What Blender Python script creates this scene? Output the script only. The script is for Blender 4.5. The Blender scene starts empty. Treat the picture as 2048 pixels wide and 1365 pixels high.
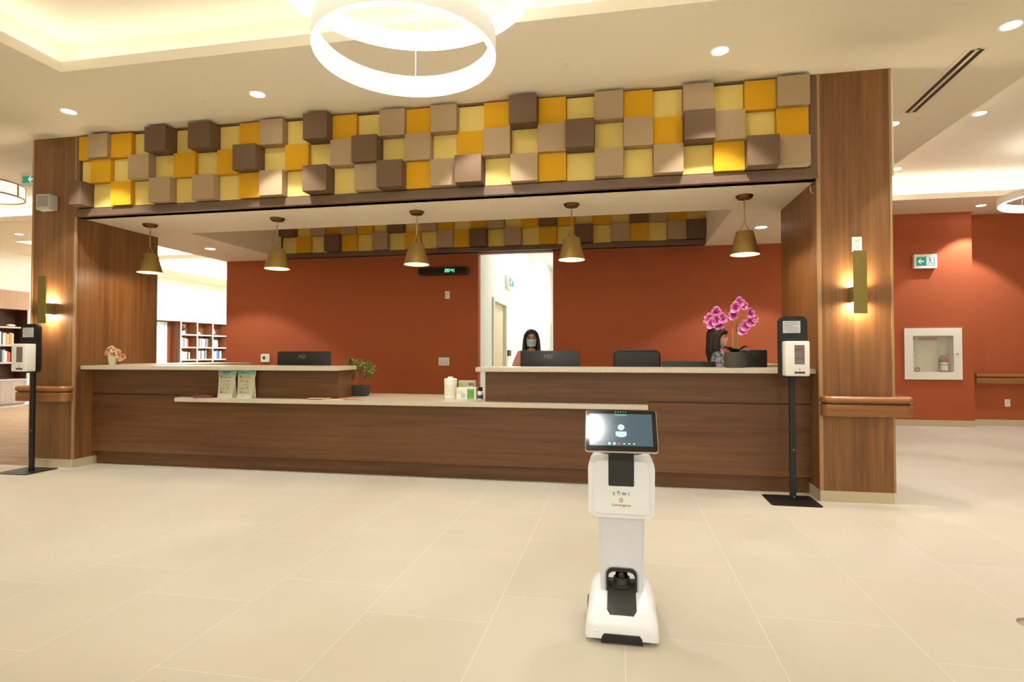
import bpy, bmesh, math, random
from mathutils import Vector, Matrix
R=math.radians
C=bpy.context.scene.collection
SC=bpy.context.scene
random.seed(4)

# ------------------------------------------------------------------ camera
cam=bpy.data.cameras.new('camera'); co=bpy.data.objects.new('camera',cam); C.objects.link(co)
cam.sensor_width=36.0; cam.lens=1141/2048*36
cam.clip_start=0.05; cam.clip_end=100
cx=Vector((0.982713,0.185135,-0.000319)); cu=Vector((0.004137,-0.020236,0.999787)); cb=Vector((0.185089,-0.982505,-0.020652))
M=Matrix((cx,cu,cb)).transposed().to_4x4(); M.translation=Vector((0,0,1.24))
co.matrix_world=M; SC.camera=co

# ------------------------------------------------------------------ view, world
SC.view_settings.view_transform='Standard'; SC.view_settings.look='None'
SC.view_settings.gamma=1.0; SC.view_settings.use_curve_mapping=False
SC.view_settings.exposure=1.2
w=bpy.data.worlds.new('world'); SC.world=w; w.use_nodes=True
w.node_tree.nodes['Background'].inputs[0].default_value=(1,.9,.75,1); w.node_tree.nodes['Background'].inputs[1].default_value=0.3
SC.cycles.use_denoising=True
SC.cycles.max_bounces=8; SC.cycles.diffuse_bounces=5; SC.cycles.glossy_bounces=4; SC.cycles.transmission_bounces=6
SC.cycles.sample_clamp_indirect=6.0
SC.cycles.caustics_reflective=False; SC.cycles.caustics_refractive=False

# light levels (watts / emission strength)
WARM=(1.0,.85,.60); SOFT=(.97,.97,1.0); NEUT=(.96,.98,1.0); COOL=(.84,.93,1.0)
P_DOWN=66; P_SOFFIT=46; E_COVE=2.2; E_RING=7; P_PEND=4.2; E_SCONCE=210; P_HALL=27; P_LIB=95; P_CORR=24; P_FILL=30

# ------------------------------------------------------------------ helpers
def lin(c):
    return tuple(((v/255)/12.92 if v/255<=.04045 else ((v/255+.055)/1.055)**2.4) for v in c)
class MB:
    def __init__(s): s.b=bmesh.new()
    def box(s,x0,x1,y0,y1,z0,z1,bev=0,seg=2):
        t=bmesh.new(); bmesh.ops.create_cube(t,size=1)
        for v in t.verts: v.co=Vector(((x0+x1)/2+v.co.x*(x1-x0),(y0+y1)/2+v.co.y*(y1-y0),(z0+z1)/2+v.co.z*(z1-z0)))
        if bev: bmesh.ops.bevel(t,geom=list(t.edges),offset=bev,segments=seg,affect='EDGES',profile=.5)
        return s.add(t)
    def add(s,t,mat=None):
        if mat is not None: t.transform(mat)
        me=bpy.data.meshes.new('tmp'); t.to_mesh(me); t.free(); s.b.from_mesh(me); bpy.data.meshes.remove(me); return s
    def cyl(s,c,r,h,seg=24,r2=None,axis='Z',bev=0):
        t=bmesh.new(); bmesh.ops.create_cone(t,cap_ends=True,segments=seg,radius1=r,radius2=r if r2 is None else r2,depth=h)
        if bev: bmesh.ops.bevel(t,geom=[e for e in t.edges if len(e.link_faces)==2 and any(len(f.verts)>4 for f in e.link_faces)],offset=bev,segments=2,affect='EDGES')
        m=Matrix.Translation((0,0,h/2))
        if axis=='X': m=Matrix.Rotation(R(90),4,'Y')@m
        if axis=='Y': m=Matrix.Rotation(R(-90),4,'X')@m
        return s.add(t,Matrix.Translation(c)@m)
    def sph(s,c,r,sc=(1,1,1),seg=20,rot=None):
        t=bmesh.new(); bmesh.ops.create_uvsphere(t,u_segments=seg,v_segments=max(6,seg//2+2),radius=r)
        m=Matrix.Translation(c)@(rot.to_4x4() if rot else Matrix())@Matrix.Diagonal((*sc,1))
        return s.add(t,m)
    def lathe(s,prof,c=(0,0,0),seg=32):
        t=bmesh.new(); rows=[]
        for r,z in prof:
            if r<1e-6: rows.append([t.verts.new((0,0,z))])
            else: rows.append([t.verts.new((r*math.cos(2*math.pi*i/seg),r*math.sin(2*math.pi*i/seg),z)) for i in range(seg)])
        for a,b in zip(rows,rows[1:]):
            for i in range(seg):
                j=(i+1)%seg
                if len(a)==1 and len(b)==1: continue
                if len(a)==1: t.faces.new((a[0],b[j],b[i]))
                elif len(b)==1: t.faces.new((a[i],a[j],b[0]))
                else: t.faces.new((a[i],a[j],b[j],b[i]))
        bmesh.ops.recalc_face_normals(t,faces=t.faces)
        return s.add(t,Matrix.Translation(c))
    def prism(s,poly,axis,a,b,bev=0,seg=2):
        # poly: 2d points; axis: extrusion axis. X:(y,z) Y:(x,z) Z:(x,y)
        f={'X':lambda p,q:(q,p[0],p[1]),'Y':lambda p,q:(p[0],q,p[1]),'Z':lambda p,q:(p[0],p[1],q)}[axis]
        t=bmesh.new(); A=[t.verts.new(f(p,a)) for p in poly]; B=[t.verts.new(f(p,b)) for p in poly]
        n=len(poly); t.faces.new(A); t.faces.new(B[::-1])
        for i in range(n): t.faces.new((A[i],B[i],B[(i+1)%n],A[(i+1)%n]))
        bmesh.ops.recalc_face_normals(t,faces=t.faces)
        if bev:
            caps=[e for e in t.edges if any(len(fc.verts)==n and n>4 or fc in () for fc in e.link_faces)] if n>4 else list(t.edges)
            bmesh.ops.bevel(t,geom=caps,offset=bev,segments=seg,affect='EDGES')
        return s.add(t)
    def tube(s,pts,r,seg=10,flat=1.0,closed=False):
        t=bmesh.new(); pts=[Vector(p) for p in pts]; rings=[]; n=len(pts)
        rr=r if isinstance(r,(list,tuple)) else [r]*n
        up=Vector((0,0,1))
        for i,p in enumerate(pts):
            d=(pts[(i+1)%n]-pts[i-1]) if (closed or 0<i<n-1) else (pts[1]-pts[0] if i==0 else pts[-1]-pts[-2])
            d.normalize(); u=up if abs(d.dot(up))<.95 else Vector((0,1,0))
            sd=d.cross(u).normalized(); u2=sd.cross(d)
            rings.append([t.verts.new(p+sd*(rr[i]*math.cos(2*math.pi*k/seg))+u2*(rr[i]*flat*math.sin(2*math.pi*k/seg))) for k in range(seg)])
        for a,b in (list(zip(rings,rings[1:]))+([(rings[-1],rings[0])] if closed else [])):
            for k in range(seg): t.faces.new((a[k],a[(k+1)%seg],b[(k+1)%seg],b[k]))
        if not closed: t.faces.new(rings[0][::-1]); t.faces.new(rings[-1])
        bmesh.ops.recalc_face_normals(t,faces=t.faces)
        return s.add(t)
    def sweep(s,path,prof):
        # path: xy points, prof: (offset to the right of travel, z)
        t=bmesh.new(); n=len(path); rings=[]
        P=[Vector((p[0],p[1])) for p in path]
        for i in range(n):
            d0=(P[i]-P[i-1]).normalized() if i>0 else (P[1]-P[0]).normalized()
            d1=(P[i+1]-P[i]).normalized() if i<n-1 else d0
            n0=Vector((d0.y,-d0.x)); n1=Vector((d1.y,-d1.x)); m=(n0+n1).normalized(); k=1/max(.3,m.dot(n0))
            rings.append([t.verts.new((P[i].x+m.x*o*k,P[i].y+m.y*o*k,z)) for o,z in prof])
        q=len(prof)
        for a,b in zip(rings,rings[1:]):
            for k in range(q): t.faces.new((a[k],a[(k+1)%q],b[(k+1)%q],b[k]))
        t.faces.new(rings[0]); t.faces.new(rings[-1][::-1])
        bmesh.ops.recalc_face_normals(t,faces=t.faces)
        return s.add(t)
    def quad(s,pts):
        t=bmesh.new(); t.faces.new([t.verts.new(p) for p in pts]); return s.add(t)
    def xf(s,m): s.b.transform(m); return s
    def build(s,name,mat,parent=None,smooth=False,ang=35,loc=None):
        me=bpy.data.meshes.new(name); s.b.to_mesh(me); s.b.free(); me.materials.append(mat)
        if smooth:
            for p in me.polygons: p.use_smooth=True
            me.set_sharp_from_angle(angle=R(ang))
        o=bpy.data.objects.new(name,me); C.objects.link(o)
        if parent: o.parent=parent
        if loc: o.location=loc
        return o
def tag(o,label,cat,group=None,kind=None):
    o['label']=label; o['category']=cat
    if group: o['group']=group
    if kind: o['kind']=kind
    return o
def thing(name,label,cat,loc=(0,0,0),rz=0,group=None):
    o=bpy.data.objects.new(name,None); C.objects.link(o); o.location=loc; o.rotation_euler=(0,0,rz); o.empty_display_size=.05
    return tag(o,label,cat,group)
def struct(o,label=None):
    o['kind']='structure'
    if label: o['label']=label
    return o
def copy_tree(o,parent=None,loc=None):
    c=o.copy(); C.objects.link(c); c.parent=parent
    if loc is not None: c.location=loc
    for ch in list(o.children): copy_tree(ch,c)
    return c
def lamp(kind,name,loc,power,color,parent=None,rot=(0,0,0),size=.05,spot=80,blend=.2):
    l=bpy.data.lights.new(name,kind); l.energy=power; l.color=color
    if kind in('POINT','SPOT'): l.shadow_soft_size=size
    if kind=='SPOT': l.spot_size=R(spot); l.spot_blend=blend
    o=bpy.data.objects.new(name,l); C.objects.link(o); o.location=loc; o.rotation_euler=rot
    if parent: o.parent=parent
    return o
def text(name,s,size,mat,parent,loc,rot=(R(90),0,0),spacing=1.0,align='CENTER',ext=.0006,shear=0):
    c=bpy.data.curves.new('t','FONT'); c.body=s; c.size=size; c.align_x=align; c.align_y='CENTER'; c.extrude=ext; c.space_character=spacing; c.shear=shear
    o=bpy.data.objects.new('t',c); C.objects.link(o)
    dg=bpy.context.evaluated_depsgraph_get(); dg.update()
    me=bpy.data.meshes.new_from_object(o.evaluated_get(dg)); bpy.data.objects.remove(o); bpy.data.curves.remove(c)
    me.name=name; me.materials.clear(); me.materials.append(mat)
    n=bpy.data.objects.new(name,me); C.objects.link(n); n.location=loc; n.rotation_euler=rot
    if parent: n.parent=parent
    return n

# ------------------------------------------------------------------ materials
def mat(name,col,rough=.5,metal=0,spec=.5,emit=None,estr=0,var=0,vscale=30,bump=0,bscale=200,coat=0,alpha=1,trans=0):
    m=bpy.data.materials.new(name); m.use_nodes=True; nt=m.node_tree; b=nt.nodes['Principled BSDF']
    c=(*lin(col),1); b.inputs['Base Color'].default_value=c; b.inputs['Roughness'].default_value=rough; b.inputs['Metallic'].default_value=metal
    b.inputs['Specular IOR Level'].default_value=spec; b.inputs['Coat Weight'].default_value=coat; b.inputs['Alpha'].default_value=alpha
    b.inputs['Transmission Weight'].default_value=trans
    if emit: b.inputs['Emission Color'].default_value=(*emit,1); b.inputs['Emission Strength'].default_value=estr
    if var or bump:
        tc=nt.nodes.new('ShaderNodeTexCoord')
        if var:
            nz=nt.nodes.new('ShaderNodeTexNoise'); nz.inputs['Scale'].default_value=vscale; nz.inputs['Detail'].default_value=4
            nt.links.new(tc.outputs['Object'],nz.inputs['Vector'])
            mr=nt.nodes.new('ShaderNodeMapRange'); mr.inputs[3].default_value=1-var; mr.inputs[4].default_value=1+var
            nt.links.new(nz.outputs['Fac'],mr.inputs[0])
            mx=nt.nodes.new('ShaderNodeMix'); mx.data_type='RGBA'; mx.blend_type='MULTIPLY'; mx.inputs[0].default_value=1; mx.inputs[6].default_value=c
            nt.links.new(mr.outputs[0],mx.inputs[7]); nt.links.new(mx.outputs[2],b.inputs['Base Color'])
        if bump:
            n2=nt.nodes.new('ShaderNodeTexNoise'); n2.inputs['Scale'].default_value=bscale; nt.links.new(tc.outputs['Object'],n2.inputs['Vector'])
            bp=nt.nodes.new('ShaderNodeBump'); bp.inputs['Strength'].default_value=bump; bp.inputs['Distance'].default_value=.002
            nt.links.new(n2.outputs['Fac'],bp.inputs['Height']); nt.links.new(bp.outputs[0],b.inputs['Normal'])
    return m
def emis(name,col,s):
    m=bpy.data.materials.new(name); m.use_nodes=True; nt=m.node_tree; b=nt.nodes['Principled BSDF']
    b.inputs['Base Color'].default_value=(.3,.3,.3,1) if s>1 else (*[v*.15 for v in col],1); b.inputs['Emission Color'].default_value=(*col,1); b.inputs['Emission Strength'].default_value=s
    return m
def wood(name,c1,c2,axis,rough=.42,fine=1.0):
    m=bpy.data.materials.new(name); m.use_nodes=True; nt=m.node_tree; b=nt.nodes['Principled BSDF']; N=nt.nodes.new; L=nt.links.new
    g=N('ShaderNodeNewGeometry'); mp=N('ShaderNodeMapping'); L(g.outputs['Position'],mp.inputs['Vector'])
    lo,hi=.9,26*fine; mp.inputs['Scale'].default_value=(lo if axis=='X' else hi,lo if axis=='Y' else hi,lo if axis=='Z' else hi)
    n1=N('ShaderNodeTexNoise'); n1.inputs['Scale'].default_value=1.0; n1.inputs['Detail'].default_value=6; n1.inputs['Roughness'].default_value=.62; n1.inputs['Distortion'].default_value=.4
    L(mp.outputs[0],n1.inputs['Vector'])
    mp2=N('ShaderNodeMapping'); L(g.outputs['Position'],mp2.inputs['Vector']); mp2.inputs['Scale'].default_value=tuple(3.2 if a!=axis else .35 for a in 'XYZ')
    n2=N('ShaderNodeTexNoise'); n2.inputs['Scale'].default_value=1.0; n2.inputs['Detail'].default_value=2; L(mp2.outputs[0],n2.inputs['Vector'])
    ad=N('ShaderNodeMath'); ad.operation='MULTIPLY_ADD'; L(n2.outputs['Fac'],ad.inputs[0]); ad.inputs[1].default_value=.55; L(n1.outputs['Fac'],ad.inputs[2])
    cr=N('ShaderNodeValToRGB'); cr.color_ramp.elements[0].position=.55; cr.color_ramp.elements[1].position=1.0
    cr.color_ramp.elements[0].color=(*lin(c1),1); cr.color_ramp.elements[1].color=(*lin(c2),1)
    L(ad.outputs[0],cr.inputs[0]); L(cr.outputs[0],b.inputs['Base Color']); b.inputs['Roughness'].default_value=rough; b.inputs['Specular IOR Level'].default_value=.4
    return m
def floor_mat():
    m=bpy.data.materials.new('porcelain_tile'); m.use_nodes=True; nt=m.node_tree; b=nt.nodes['Principled BSDF']; N=nt.nodes.new; L=nt.links.new
    g=N('ShaderNodeNewGeometry'); sp=N('ShaderNodeSeparateXYZ'); L(g.outputs['Position'],sp.inputs[0])
    ax=N('ShaderNodeMath'); ax.inputs[1].default_value=.9-.018+.609*40; L(sp.outputs[0],ax.inputs[0]); ax.inputs[1].default_value=-.018+.609*40
    ay=N('ShaderNodeMath'); ay.inputs[1].default_value=-3.78+.9*40; L(sp.outputs[1],ay.inputs[0])
    cb_=N('ShaderNodeCombineXYZ'); L(ay.outputs[0],cb_.inputs[0]); L(ax.outputs[0],cb_.inputs[1])
    br=N('ShaderNodeTexBrick'); br.offset=.333; br.offset_frequency=2; br.squash=1
    br.inputs['Scale'].default_value=1; br.inputs['Mortar Size'].default_value=.0017; br.inputs['Mortar Smooth'].default_value=.3; br.inputs['Brick Width'].default_value=.9; br.inputs['Row Height'].default_value=.609
    br.inputs['Color1'].default_value=(*lin((203,194,174)),1); br.inputs['Color2'].default_value=(*lin((199,190,169)),1); br.inputs['Mortar'].default_value=(*lin((222,215,200)),1)
    L(cb_.outputs[0],br.inputs['Vector'])
    n1=N('ShaderNodeTexNoise'); n1.inputs['Scale'].default_value=2.2; n1.inputs['Detail'].default_value=8; n1.inputs['Roughness'].default_value=.6; L(g.outputs['Position'],n1.inputs['Vector'])
    mr=N('ShaderNodeMapRange'); mr.inputs[3].default_value=.93; mr.inputs[4].default_value=1.06; L(n1.outputs['Fac'],mr.inputs[0])
    mx=N('ShaderNodeMix'); mx.data_type='RGBA'; mx.blend_type='MULTIPLY'; mx.inputs[0].default_value=1
    L(br.outputs['Color'],mx.inputs[6]); L(mr.outputs[0],mx.inputs[7]); L(mx.outputs[2],b.inputs['Base Color'])
    b.inputs['Roughness'].default_value=.5; b.inputs['Specular IOR Level'].default_value=.3
    return m
def carpet_mat():
    m=bpy.data.materials.new('striped_carpet'); m.use_nodes=True; nt=m.node_tree; b=nt.nodes['Principled BSDF']; N=nt.nodes.new; L=nt.links.new
    g=N('ShaderNodeNewGeometry'); mp=N('ShaderNodeMapping'); L(g.outputs['Position'],mp.inputs[0]); mp.inputs['Scale'].default_value=(1.2,22,1)
    n=N('ShaderNodeTexNoise'); n.inputs['Scale'].default_value=1; n.inputs['Detail'].default_value=3; L(mp.outputs[0],n.inputs['Vector'])
    cr=N('ShaderNodeValToRGB'); cr.color_ramp.elements[0].position=.35; cr.color_ramp.elements[1].position=.65
    cr.color_ramp.elements[0].color=(*lin((140,114,90)),1); cr.color_ramp.elements[1].color=(*lin((178,150,122)),1)
    L(n.outputs['Fac'],cr.inputs[0]); L(cr.outputs[0],b.inputs['Base Color']); b.inputs['Roughness'].default_value=.95
    return m
def stone_mat():
    m=bpy.data.materials.new('speckled_quartz'); m.use_nodes=True; nt=m.node_tree; b=nt.nodes['Principled BSDF']; N=nt.nodes.new; L=nt.links.new
    g=N('ShaderNodeNewGeometry'); n=N('ShaderNodeTexNoise'); n.inputs['Scale'].default_value=170; n.inputs['Detail'].default_value=3; L(g.outputs['Position'],n.inputs['Vector'])
    cr=N('ShaderNodeValToRGB'); e=cr.color_ramp.elements; e[0].position=.36; e[1].position=.5; e[0].color=(*lin((176,158,130)),1); e[1].color=(*lin((206,194,170)),1)
    L(n.outputs['Fac'],cr.inputs[0]); L(cr.outputs[0],b.inputs['Base Color']); b.inputs['Roughness'].default_value=.28
    return m
WV=wood('walnut_vertical',(106,70,39),(146,100,58),'Z')
WH=wood('walnut_horizontal',(88,56,31),(118,78,45),'X')
WY=wood('walnut_side',(96,64,38),(130,90,56),'Y')
WFR=mat('dark_frame_wood',(110,84,62),.5,var=.12,vscale=14)
WTRIM=mat('light_oak_edge',(164,128,86),.45,var=.08)
WRAIL=wood('stained_oak_rail',(128,82,46),(168,114,68),'X',.32)
WLIB=wood('pale_oak',(138,108,84),(166,134,108),'Z',.5); WGREY=wood('greyed_oak',(142,126,118),(168,152,144),'Z',.5)
WDARK=mat('dark_walnut_back',(74,42,28),.55,var=.15,vscale=10)
WLIBD=wood('brown_back_panel',(96,52,26),(132,80,46),'Z',.5)
FLOOR=floor_mat(); CARPET=carpet_mat(); STONE=stone_mat()
CEIL=mat('cream_ceiling_paint',(240,231,210),.9,spec=.1,bump=.05,bscale=90)
WHITE=mat('white_wall_paint',(236,236,226),.85,spec=.2,bump=.04,bscale=120)
RED=mat('terracotta_paint',(172,90,54),.8,spec=.25,var=.03,vscale=3,bump=.05,bscale=150)
TILEB=mat('grey_beige_skirting',(196,182,150),.5,var=.05,vscale=8)
BRASS=mat('aged_brass',(172,142,82),.42,metal=.85,var=.12,vscale=9)
BRASSD=mat('dark_bronze',(112,82,48),.4,metal=1)
BRASSG=mat('satin_brass_plate',(150,132,72),.45,metal=.8)
PLW=mat('white_plastic',(238,236,226),.35)
PLW2=mat('off_white_plastic',(226,222,206),.4)
PLG=mat('light_grey_plastic',(188,186,178),.5)
BLK=mat('black_plastic',(22,22,22),.4,var=.1)
BLKM=mat('black_powder_coat',(16,15,14),.45)
DGREY=mat('dark_grey_plastic',(62,60,56),.5)
GLOSSB=mat('black_glass',(10,11,12),.06,spec=.6)
SILV=mat('brushed_silver',(196,192,184),.3,metal=.9)
GREYB=mat('grey_logo_ink',(120,118,110),.5)
INK=mat('dark_ink',(52,52,52),.6)
PAPER=mat('white_paper',(240,238,230),.8)
CREAMI=mat('cream_shade_lining',(206,172,112),.7)
B_P=mat('pale_yellow_felt',(226,199,114),.9,spec=.1,bump=.15,bscale=400)
B_Y=mat('golden_yellow_felt',(212,158,36),.9,spec=.1,bump=.15,bscale=400)
B_T=mat('taupe_felt',(172,147,114),.9,spec=.1,bump=.15,bscale=400)
B_D=mat('brown_felt',(114,91,70),.9,spec=.1,bump=.15,bscale=400)
LENS=emis('lamp_lens',(1,.96,.88),22)
LED=emis('warm_led_strip',(1,.98,.92),E_COVE)
LEDN=emis('bright_led_strip',(1,.98,.94),26)
LEDS=emis('side_led_strip',(1,.98,.92),4.2)
RINGE=emis('ring_diffuser',(1,.98,.94),E_RING)
GLASS=mat('clear_glass',(235,245,240),.03,alpha=.10,spec=.5)

# ------------------------------------------------------------------ setting: floor, ceilings, walls
ZC=3.605; LIP=.087; ZT=3.97
struct(MB().box(-6.37,9.2,-5.2,20.2,-.1,0).build('floor',FLOOR))
m_=MB().box(-14.2,-6.37,-5.2,5.2,-.1,0); struct(m_.build('floor_hall',FLOOR))
struct(MB().box(-14.2,-6.37,5.2,20.2,-.1,0).build('floor_library',CARPET))
HOLES=[(-4.612,2.4,-2.6,3.97),(3.405,8.4,1.5,9.76),(-12.4,-7.76,.5,8.34),(-12.6,-6.9,9.9,11.96),(-12.6,-6.8,12.52,18.0)]
def ceiling():
    mb=MB()
    xs=sorted({-14.2,9.2,*[h[0] for h in HOLES],*[h[1] for h in HOLES],-6.26,2.25,-2.12,-.26})
    ys=sorted({-5.2,20.2,*[h[2] for h in HOLES],*[h[3] for h in HOLES],5.16,8.2})
    for a,b in zip(xs,xs[1:]):
        for c,d in zip(ys,ys[1:]):
            mx,my=(a+b)/2,(c+d)/2
            if any(h[0]<mx<h[1] and h[2]<my<h[3] for h in HOLES): continue
            if -6.26<mx<2.25 and 5.16<my<8.2: continue          # the lowered soffit stands there
            if -2.12<mx<-.26 and my>8.2: continue               # corridor has its own ceiling
            mb.box(a,b,c,d,ZC,ZC+LIP)
    e=.24
    for h in HOLES:
        x0,x1,y0,y1=h[0]-e,h[1]+e,h[2]-e,h[3]+e; z0=ZC+LIP
        mb.box(x0,x1,y0,y1,ZT,ZT+.05)
        mb.box(x0-.03,x0,y0,y1,z0,ZT).box(x1,x1+.03,y0,y1,z0,ZT).box(x0,x1,y0-.03,y0,z0,ZT).box(x0,x1,y1,y1+.03,z0,ZT)
    c=struct(mb.build('ceiling',CEIL))
    for i,h in enumerate(HOLES):
        q=.16; z0=ZC+LIP; s=MB(); w_=.05
        s.box(h[0]-q,h[1]+q,h[3]+q-w_,h[3]+q,z0,z0+.03).box(h[0]-q,h[1]+q,h[2]-q,h[2]-q+w_,z0,z0+.03)
        s.box(h[0]-q,h[0]-q+w_,h[2]-q,h[3]+q,z0,z0+.03).box(h[1]+q-w_,h[1]+q,h[2]-q,h[3]+q,z0,z0+.03)
        s.build('led_strip',LEDN if i>2 else LED if i==0 else LEDS,c)
    return c
ceiling()
# lowered soffit over the desk with its square well
ZS=2.717; WX0,WX1,WY0,WY1=-5.19,1.155,6.165,8.12
s=MB(); s.box(-6.26,WX0,5.22,8.2,ZS,ZC).box(WX1,2.25,5.22,8.2,ZS,ZC).box(WX0,WX1,5.22,WY0,ZS,ZC).box(WX0,WX1,WY0,8.2,ZC-.04,ZC+.08).box(WX0,WX1,WY1,8.2,ZS+.0,ZC-.04)
s.box(-6.26,2.25,5.16,8.2,ZC,ZC+LIP)
struct(s.build('ceiling_soffit',CEIL))
# walls
YB=8.2; DX0,DX1=-2.054,-.94
s=MB().box(-6.244,DX0,YB,YB+.14,0,ZC).box(DX1,3.405,YB,YB+.14,0,ZC).box(DX0,DX1,YB,YB+.14,ZS,ZC)
struct(s.build('wall_back',RED))
s=MB().box(3.265,3.405,YB+.14,10.77,0,ZC)
CX0,CX1,CZ0,CZ1=4.875,5.505,.90,1.53   # recess for the fire cabinet
s.box(3.265,CX0,10.77,11.0,0,ZC).box(CX1,5.80,10.77,11.2,0,ZC).box(CX0,CX1,10.77,11.0,0,CZ0).box(CX0,CX1,10.77,11.0,CZ1,ZC).box(CX0,CX1,10.97,11.0,CZ0,CZ1).box(5.8,9.2,11.03,11.2,0,ZC)
struct(s.build('wall_hall',RED))
struct(MB().box(-14.2,-14.05,-5.2,20.2,0,4.0).build('wall_left',WHITE))
struct(MB().box(9.05,9.2,-5.2,11.03,0,4.0).build('wall_right',WHITE))
struct(MB().box(-14.05,9.05,-5.2,-5.05,0,4.0).build('wall_front',WHITE))
struct(MB().box(-14.05,-6.1,19.9,20.05,0,4.0).build('wall_library',WHITE))
s=MB().box(-6.244,-6.1,YB+.14,19.9,0,ZC); struct(s.build('wall_library_side',WHITE))
# corridor behind the opening
s=MB().box(-2.2,DX0,YB+.14,9.19,0,3.78).box(-2.2,DX0,10.24,20.0,0,3.78).box(-2.2,DX0,9.19,10.24,2.13,3.78).box(-2.2,.2,20,20.1,0,3.78).box(-.3,-.2,YB+.14,20,0,3.78).box(DX1,-.3,YB+.141,YB+.15,0,3.78)
struct(s.build('wall_corridor',WHITE))
struct(MB().box(-2.2,-.2,YB+.14,20.1,3.78,3.85).build('ceiling_corridor',WHITE))
struct(MB().box(DX0,DX0+.015,10.30,17.0,0,.1).box(DX0,DX0+.015,YB+.16,9.12,0,.1).build('baseboard_corridor',PLW2))
o=struct(MB().box(DX0-.10,DX0-.03,9.22,10.21,.005,2.10).build('door_1',mat('pale_beige_door',(214,196,160),.5)),'pale beige door standing in the white corridor wall')
fr=MB().box(DX0-.14,DX0+.03,9.14,9.22,0,2.16).box(DX0-.14,DX0+.03,10.21,10.27,0,2.16).box(DX0-.14,DX0+.03,9.22,10.21,2.10,2.16).build('door_frame',PLW2,o)
MB().cyl((DX0-.03,9.32,1.0),.012,.05,10,axis='X').box(DX0+.0,DX0+.02,9.30,9.43,.99,1.015).build('door_handle',SILV,o)
MB().box(DX0,DX0+.02,17.15,17.25,0,2.1).build('trim_corridor',PLG)['kind']='structure'
# columns
def column(name,x0,x1,inner):
    c=struct(MB().box(x0,x1,5.193,6.31,.089,ZC).build(name,WV))
    xi=x1 if inner>0 else x0
    tr=MB()
    tr.box(xi-.016,xi+.008,5.186,5.205,.089,ZC) if inner>0 else tr.box(xi-.008,xi+.022,5.186,5.205,.089,ZC)
    xo=x0 if inner>0 else x1
    tr.box(xo-.006,xo+.012,5.187,5.205,.089,ZC) if inner>0 else tr.box(xo-.012,xo+.006,5.187,5.205,.089,ZC)
    tr.build('corner_trim',WTRIM,c)
    return c
column('column_left',-6.37,-5.80,1); column('column_right',1.651,2.214,-1)
struct(MB().box(-6.372,-5.795,5.185,6.315,0,.089).build('baseboard_left',TILEB))
struct(MB().box(1.645,2.205,5.185,6.315,0,.089).build('baseboard_right',TILEB))
s=MB().box(3.405,5.815,10.755,10.77,0,.105).box(5.80,5.815,10.77,11.03,0,.105).box(5.815,9.05,11.015,11.03,0,.105)
struct(s.build('baseboard_hall',TILEB))
struct(MB().box(-6.244,DX0,YB-.014,YB,0,.1).box(DX1,3.419,YB-.014,YB,0,.1).box(3.405,3.419,YB,10.755,0,.1).build('baseboard_back',TILEB))

# ------------------------------------------------------------------ block mosaics
def mosaic(name,label,rows,k0,cell,x_first,z0,yb,dep,frame,half_first):
    t=thing(name,label,'wall art',(frame[0],yb,frame[2]))
    ox,oy,oz=frame[0],yb,frame[2]
    mats={'P':B_P,'Y':B_Y,'T':B_T,'D':B_D}; n=0
    x1f=frame[1]; zt=frame[3]
    zb=z0-.012; ztop=z0+3*cell+.005
    xa=(x_first if half_first is None else half_first)-.012; xb=x_first+cell*len(rows[0])+.012
    f=MB()
    f.box(0,x1f-ox,-.035,.09,0,zb-oz).box(0,x1f-ox,-.022,.09,ztop-oz,zt-oz).box(0,xa-ox,-.03,.09,zb-oz,ztop-oz).box(xb-ox,x1f-ox,-.03,.09,zb-oz,ztop-oz)
    f.box(0,x1f-ox,-.047,-.035,0,.03)
    f.build('frame',WFR,t)
    MB().box(xa-ox,xb-ox,.02,.09,zb-oz,ztop-oz).build('back_panel',B_P,t)
    for r,row in enumerate(rows):
        for c,ch in enumerate(row):
            x0=x_first+cell*c; x1=x0+cell
            if c==0 and half_first is not None: x0=half_first
            za=z0+cell*(2-r); g=.0012
            b=MB().box(x0+g-ox,x1-g-ox,-dep[ch],.02,za+g-oz,za+cell-g-oz,bev=.002,seg=1).build('block',mats[ch],t)
    return t
F1='YTYPDPDPYTPDYPTYTPYDYPTYPTPYT'; F2='PYPTPYPYDPYPTDPTPYTPTDPTYDTPY'; F3='DPYPTPTPYTPDPTDYTDPTYPTPTPYDT'
mosaic('block_mosaic','long band of protruding yellow, taupe and brown blocks above the desk, facing the lobby',[F1,F2,F3],0,.256,-5.845,2.812,5.215,{'P':.012,'Y':.06,'T':.105,'D':.168},(-5.80,1.651,ZS,ZC),-5.74)
R1='TYPDTPYTPYPDTPYTYPDPTYPTY'; R2='DPTYTYPDPTYPYTPYDYPYPDTYP'; R3='PYPDYPTPYPTYDPTPYPDPTYPTD'[:25]
mosaic('block_mosaic','dimmer band of yellow, taupe and brown blocks in the ceiling well above the red wall',[R1,R2,R3],0,.2535,WX0+.012,2.79,8.10,{'P':.012,'Y':.05,'T':.09,'D':.13},(WX0,WX1,ZS,ZC-.05),None)

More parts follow.
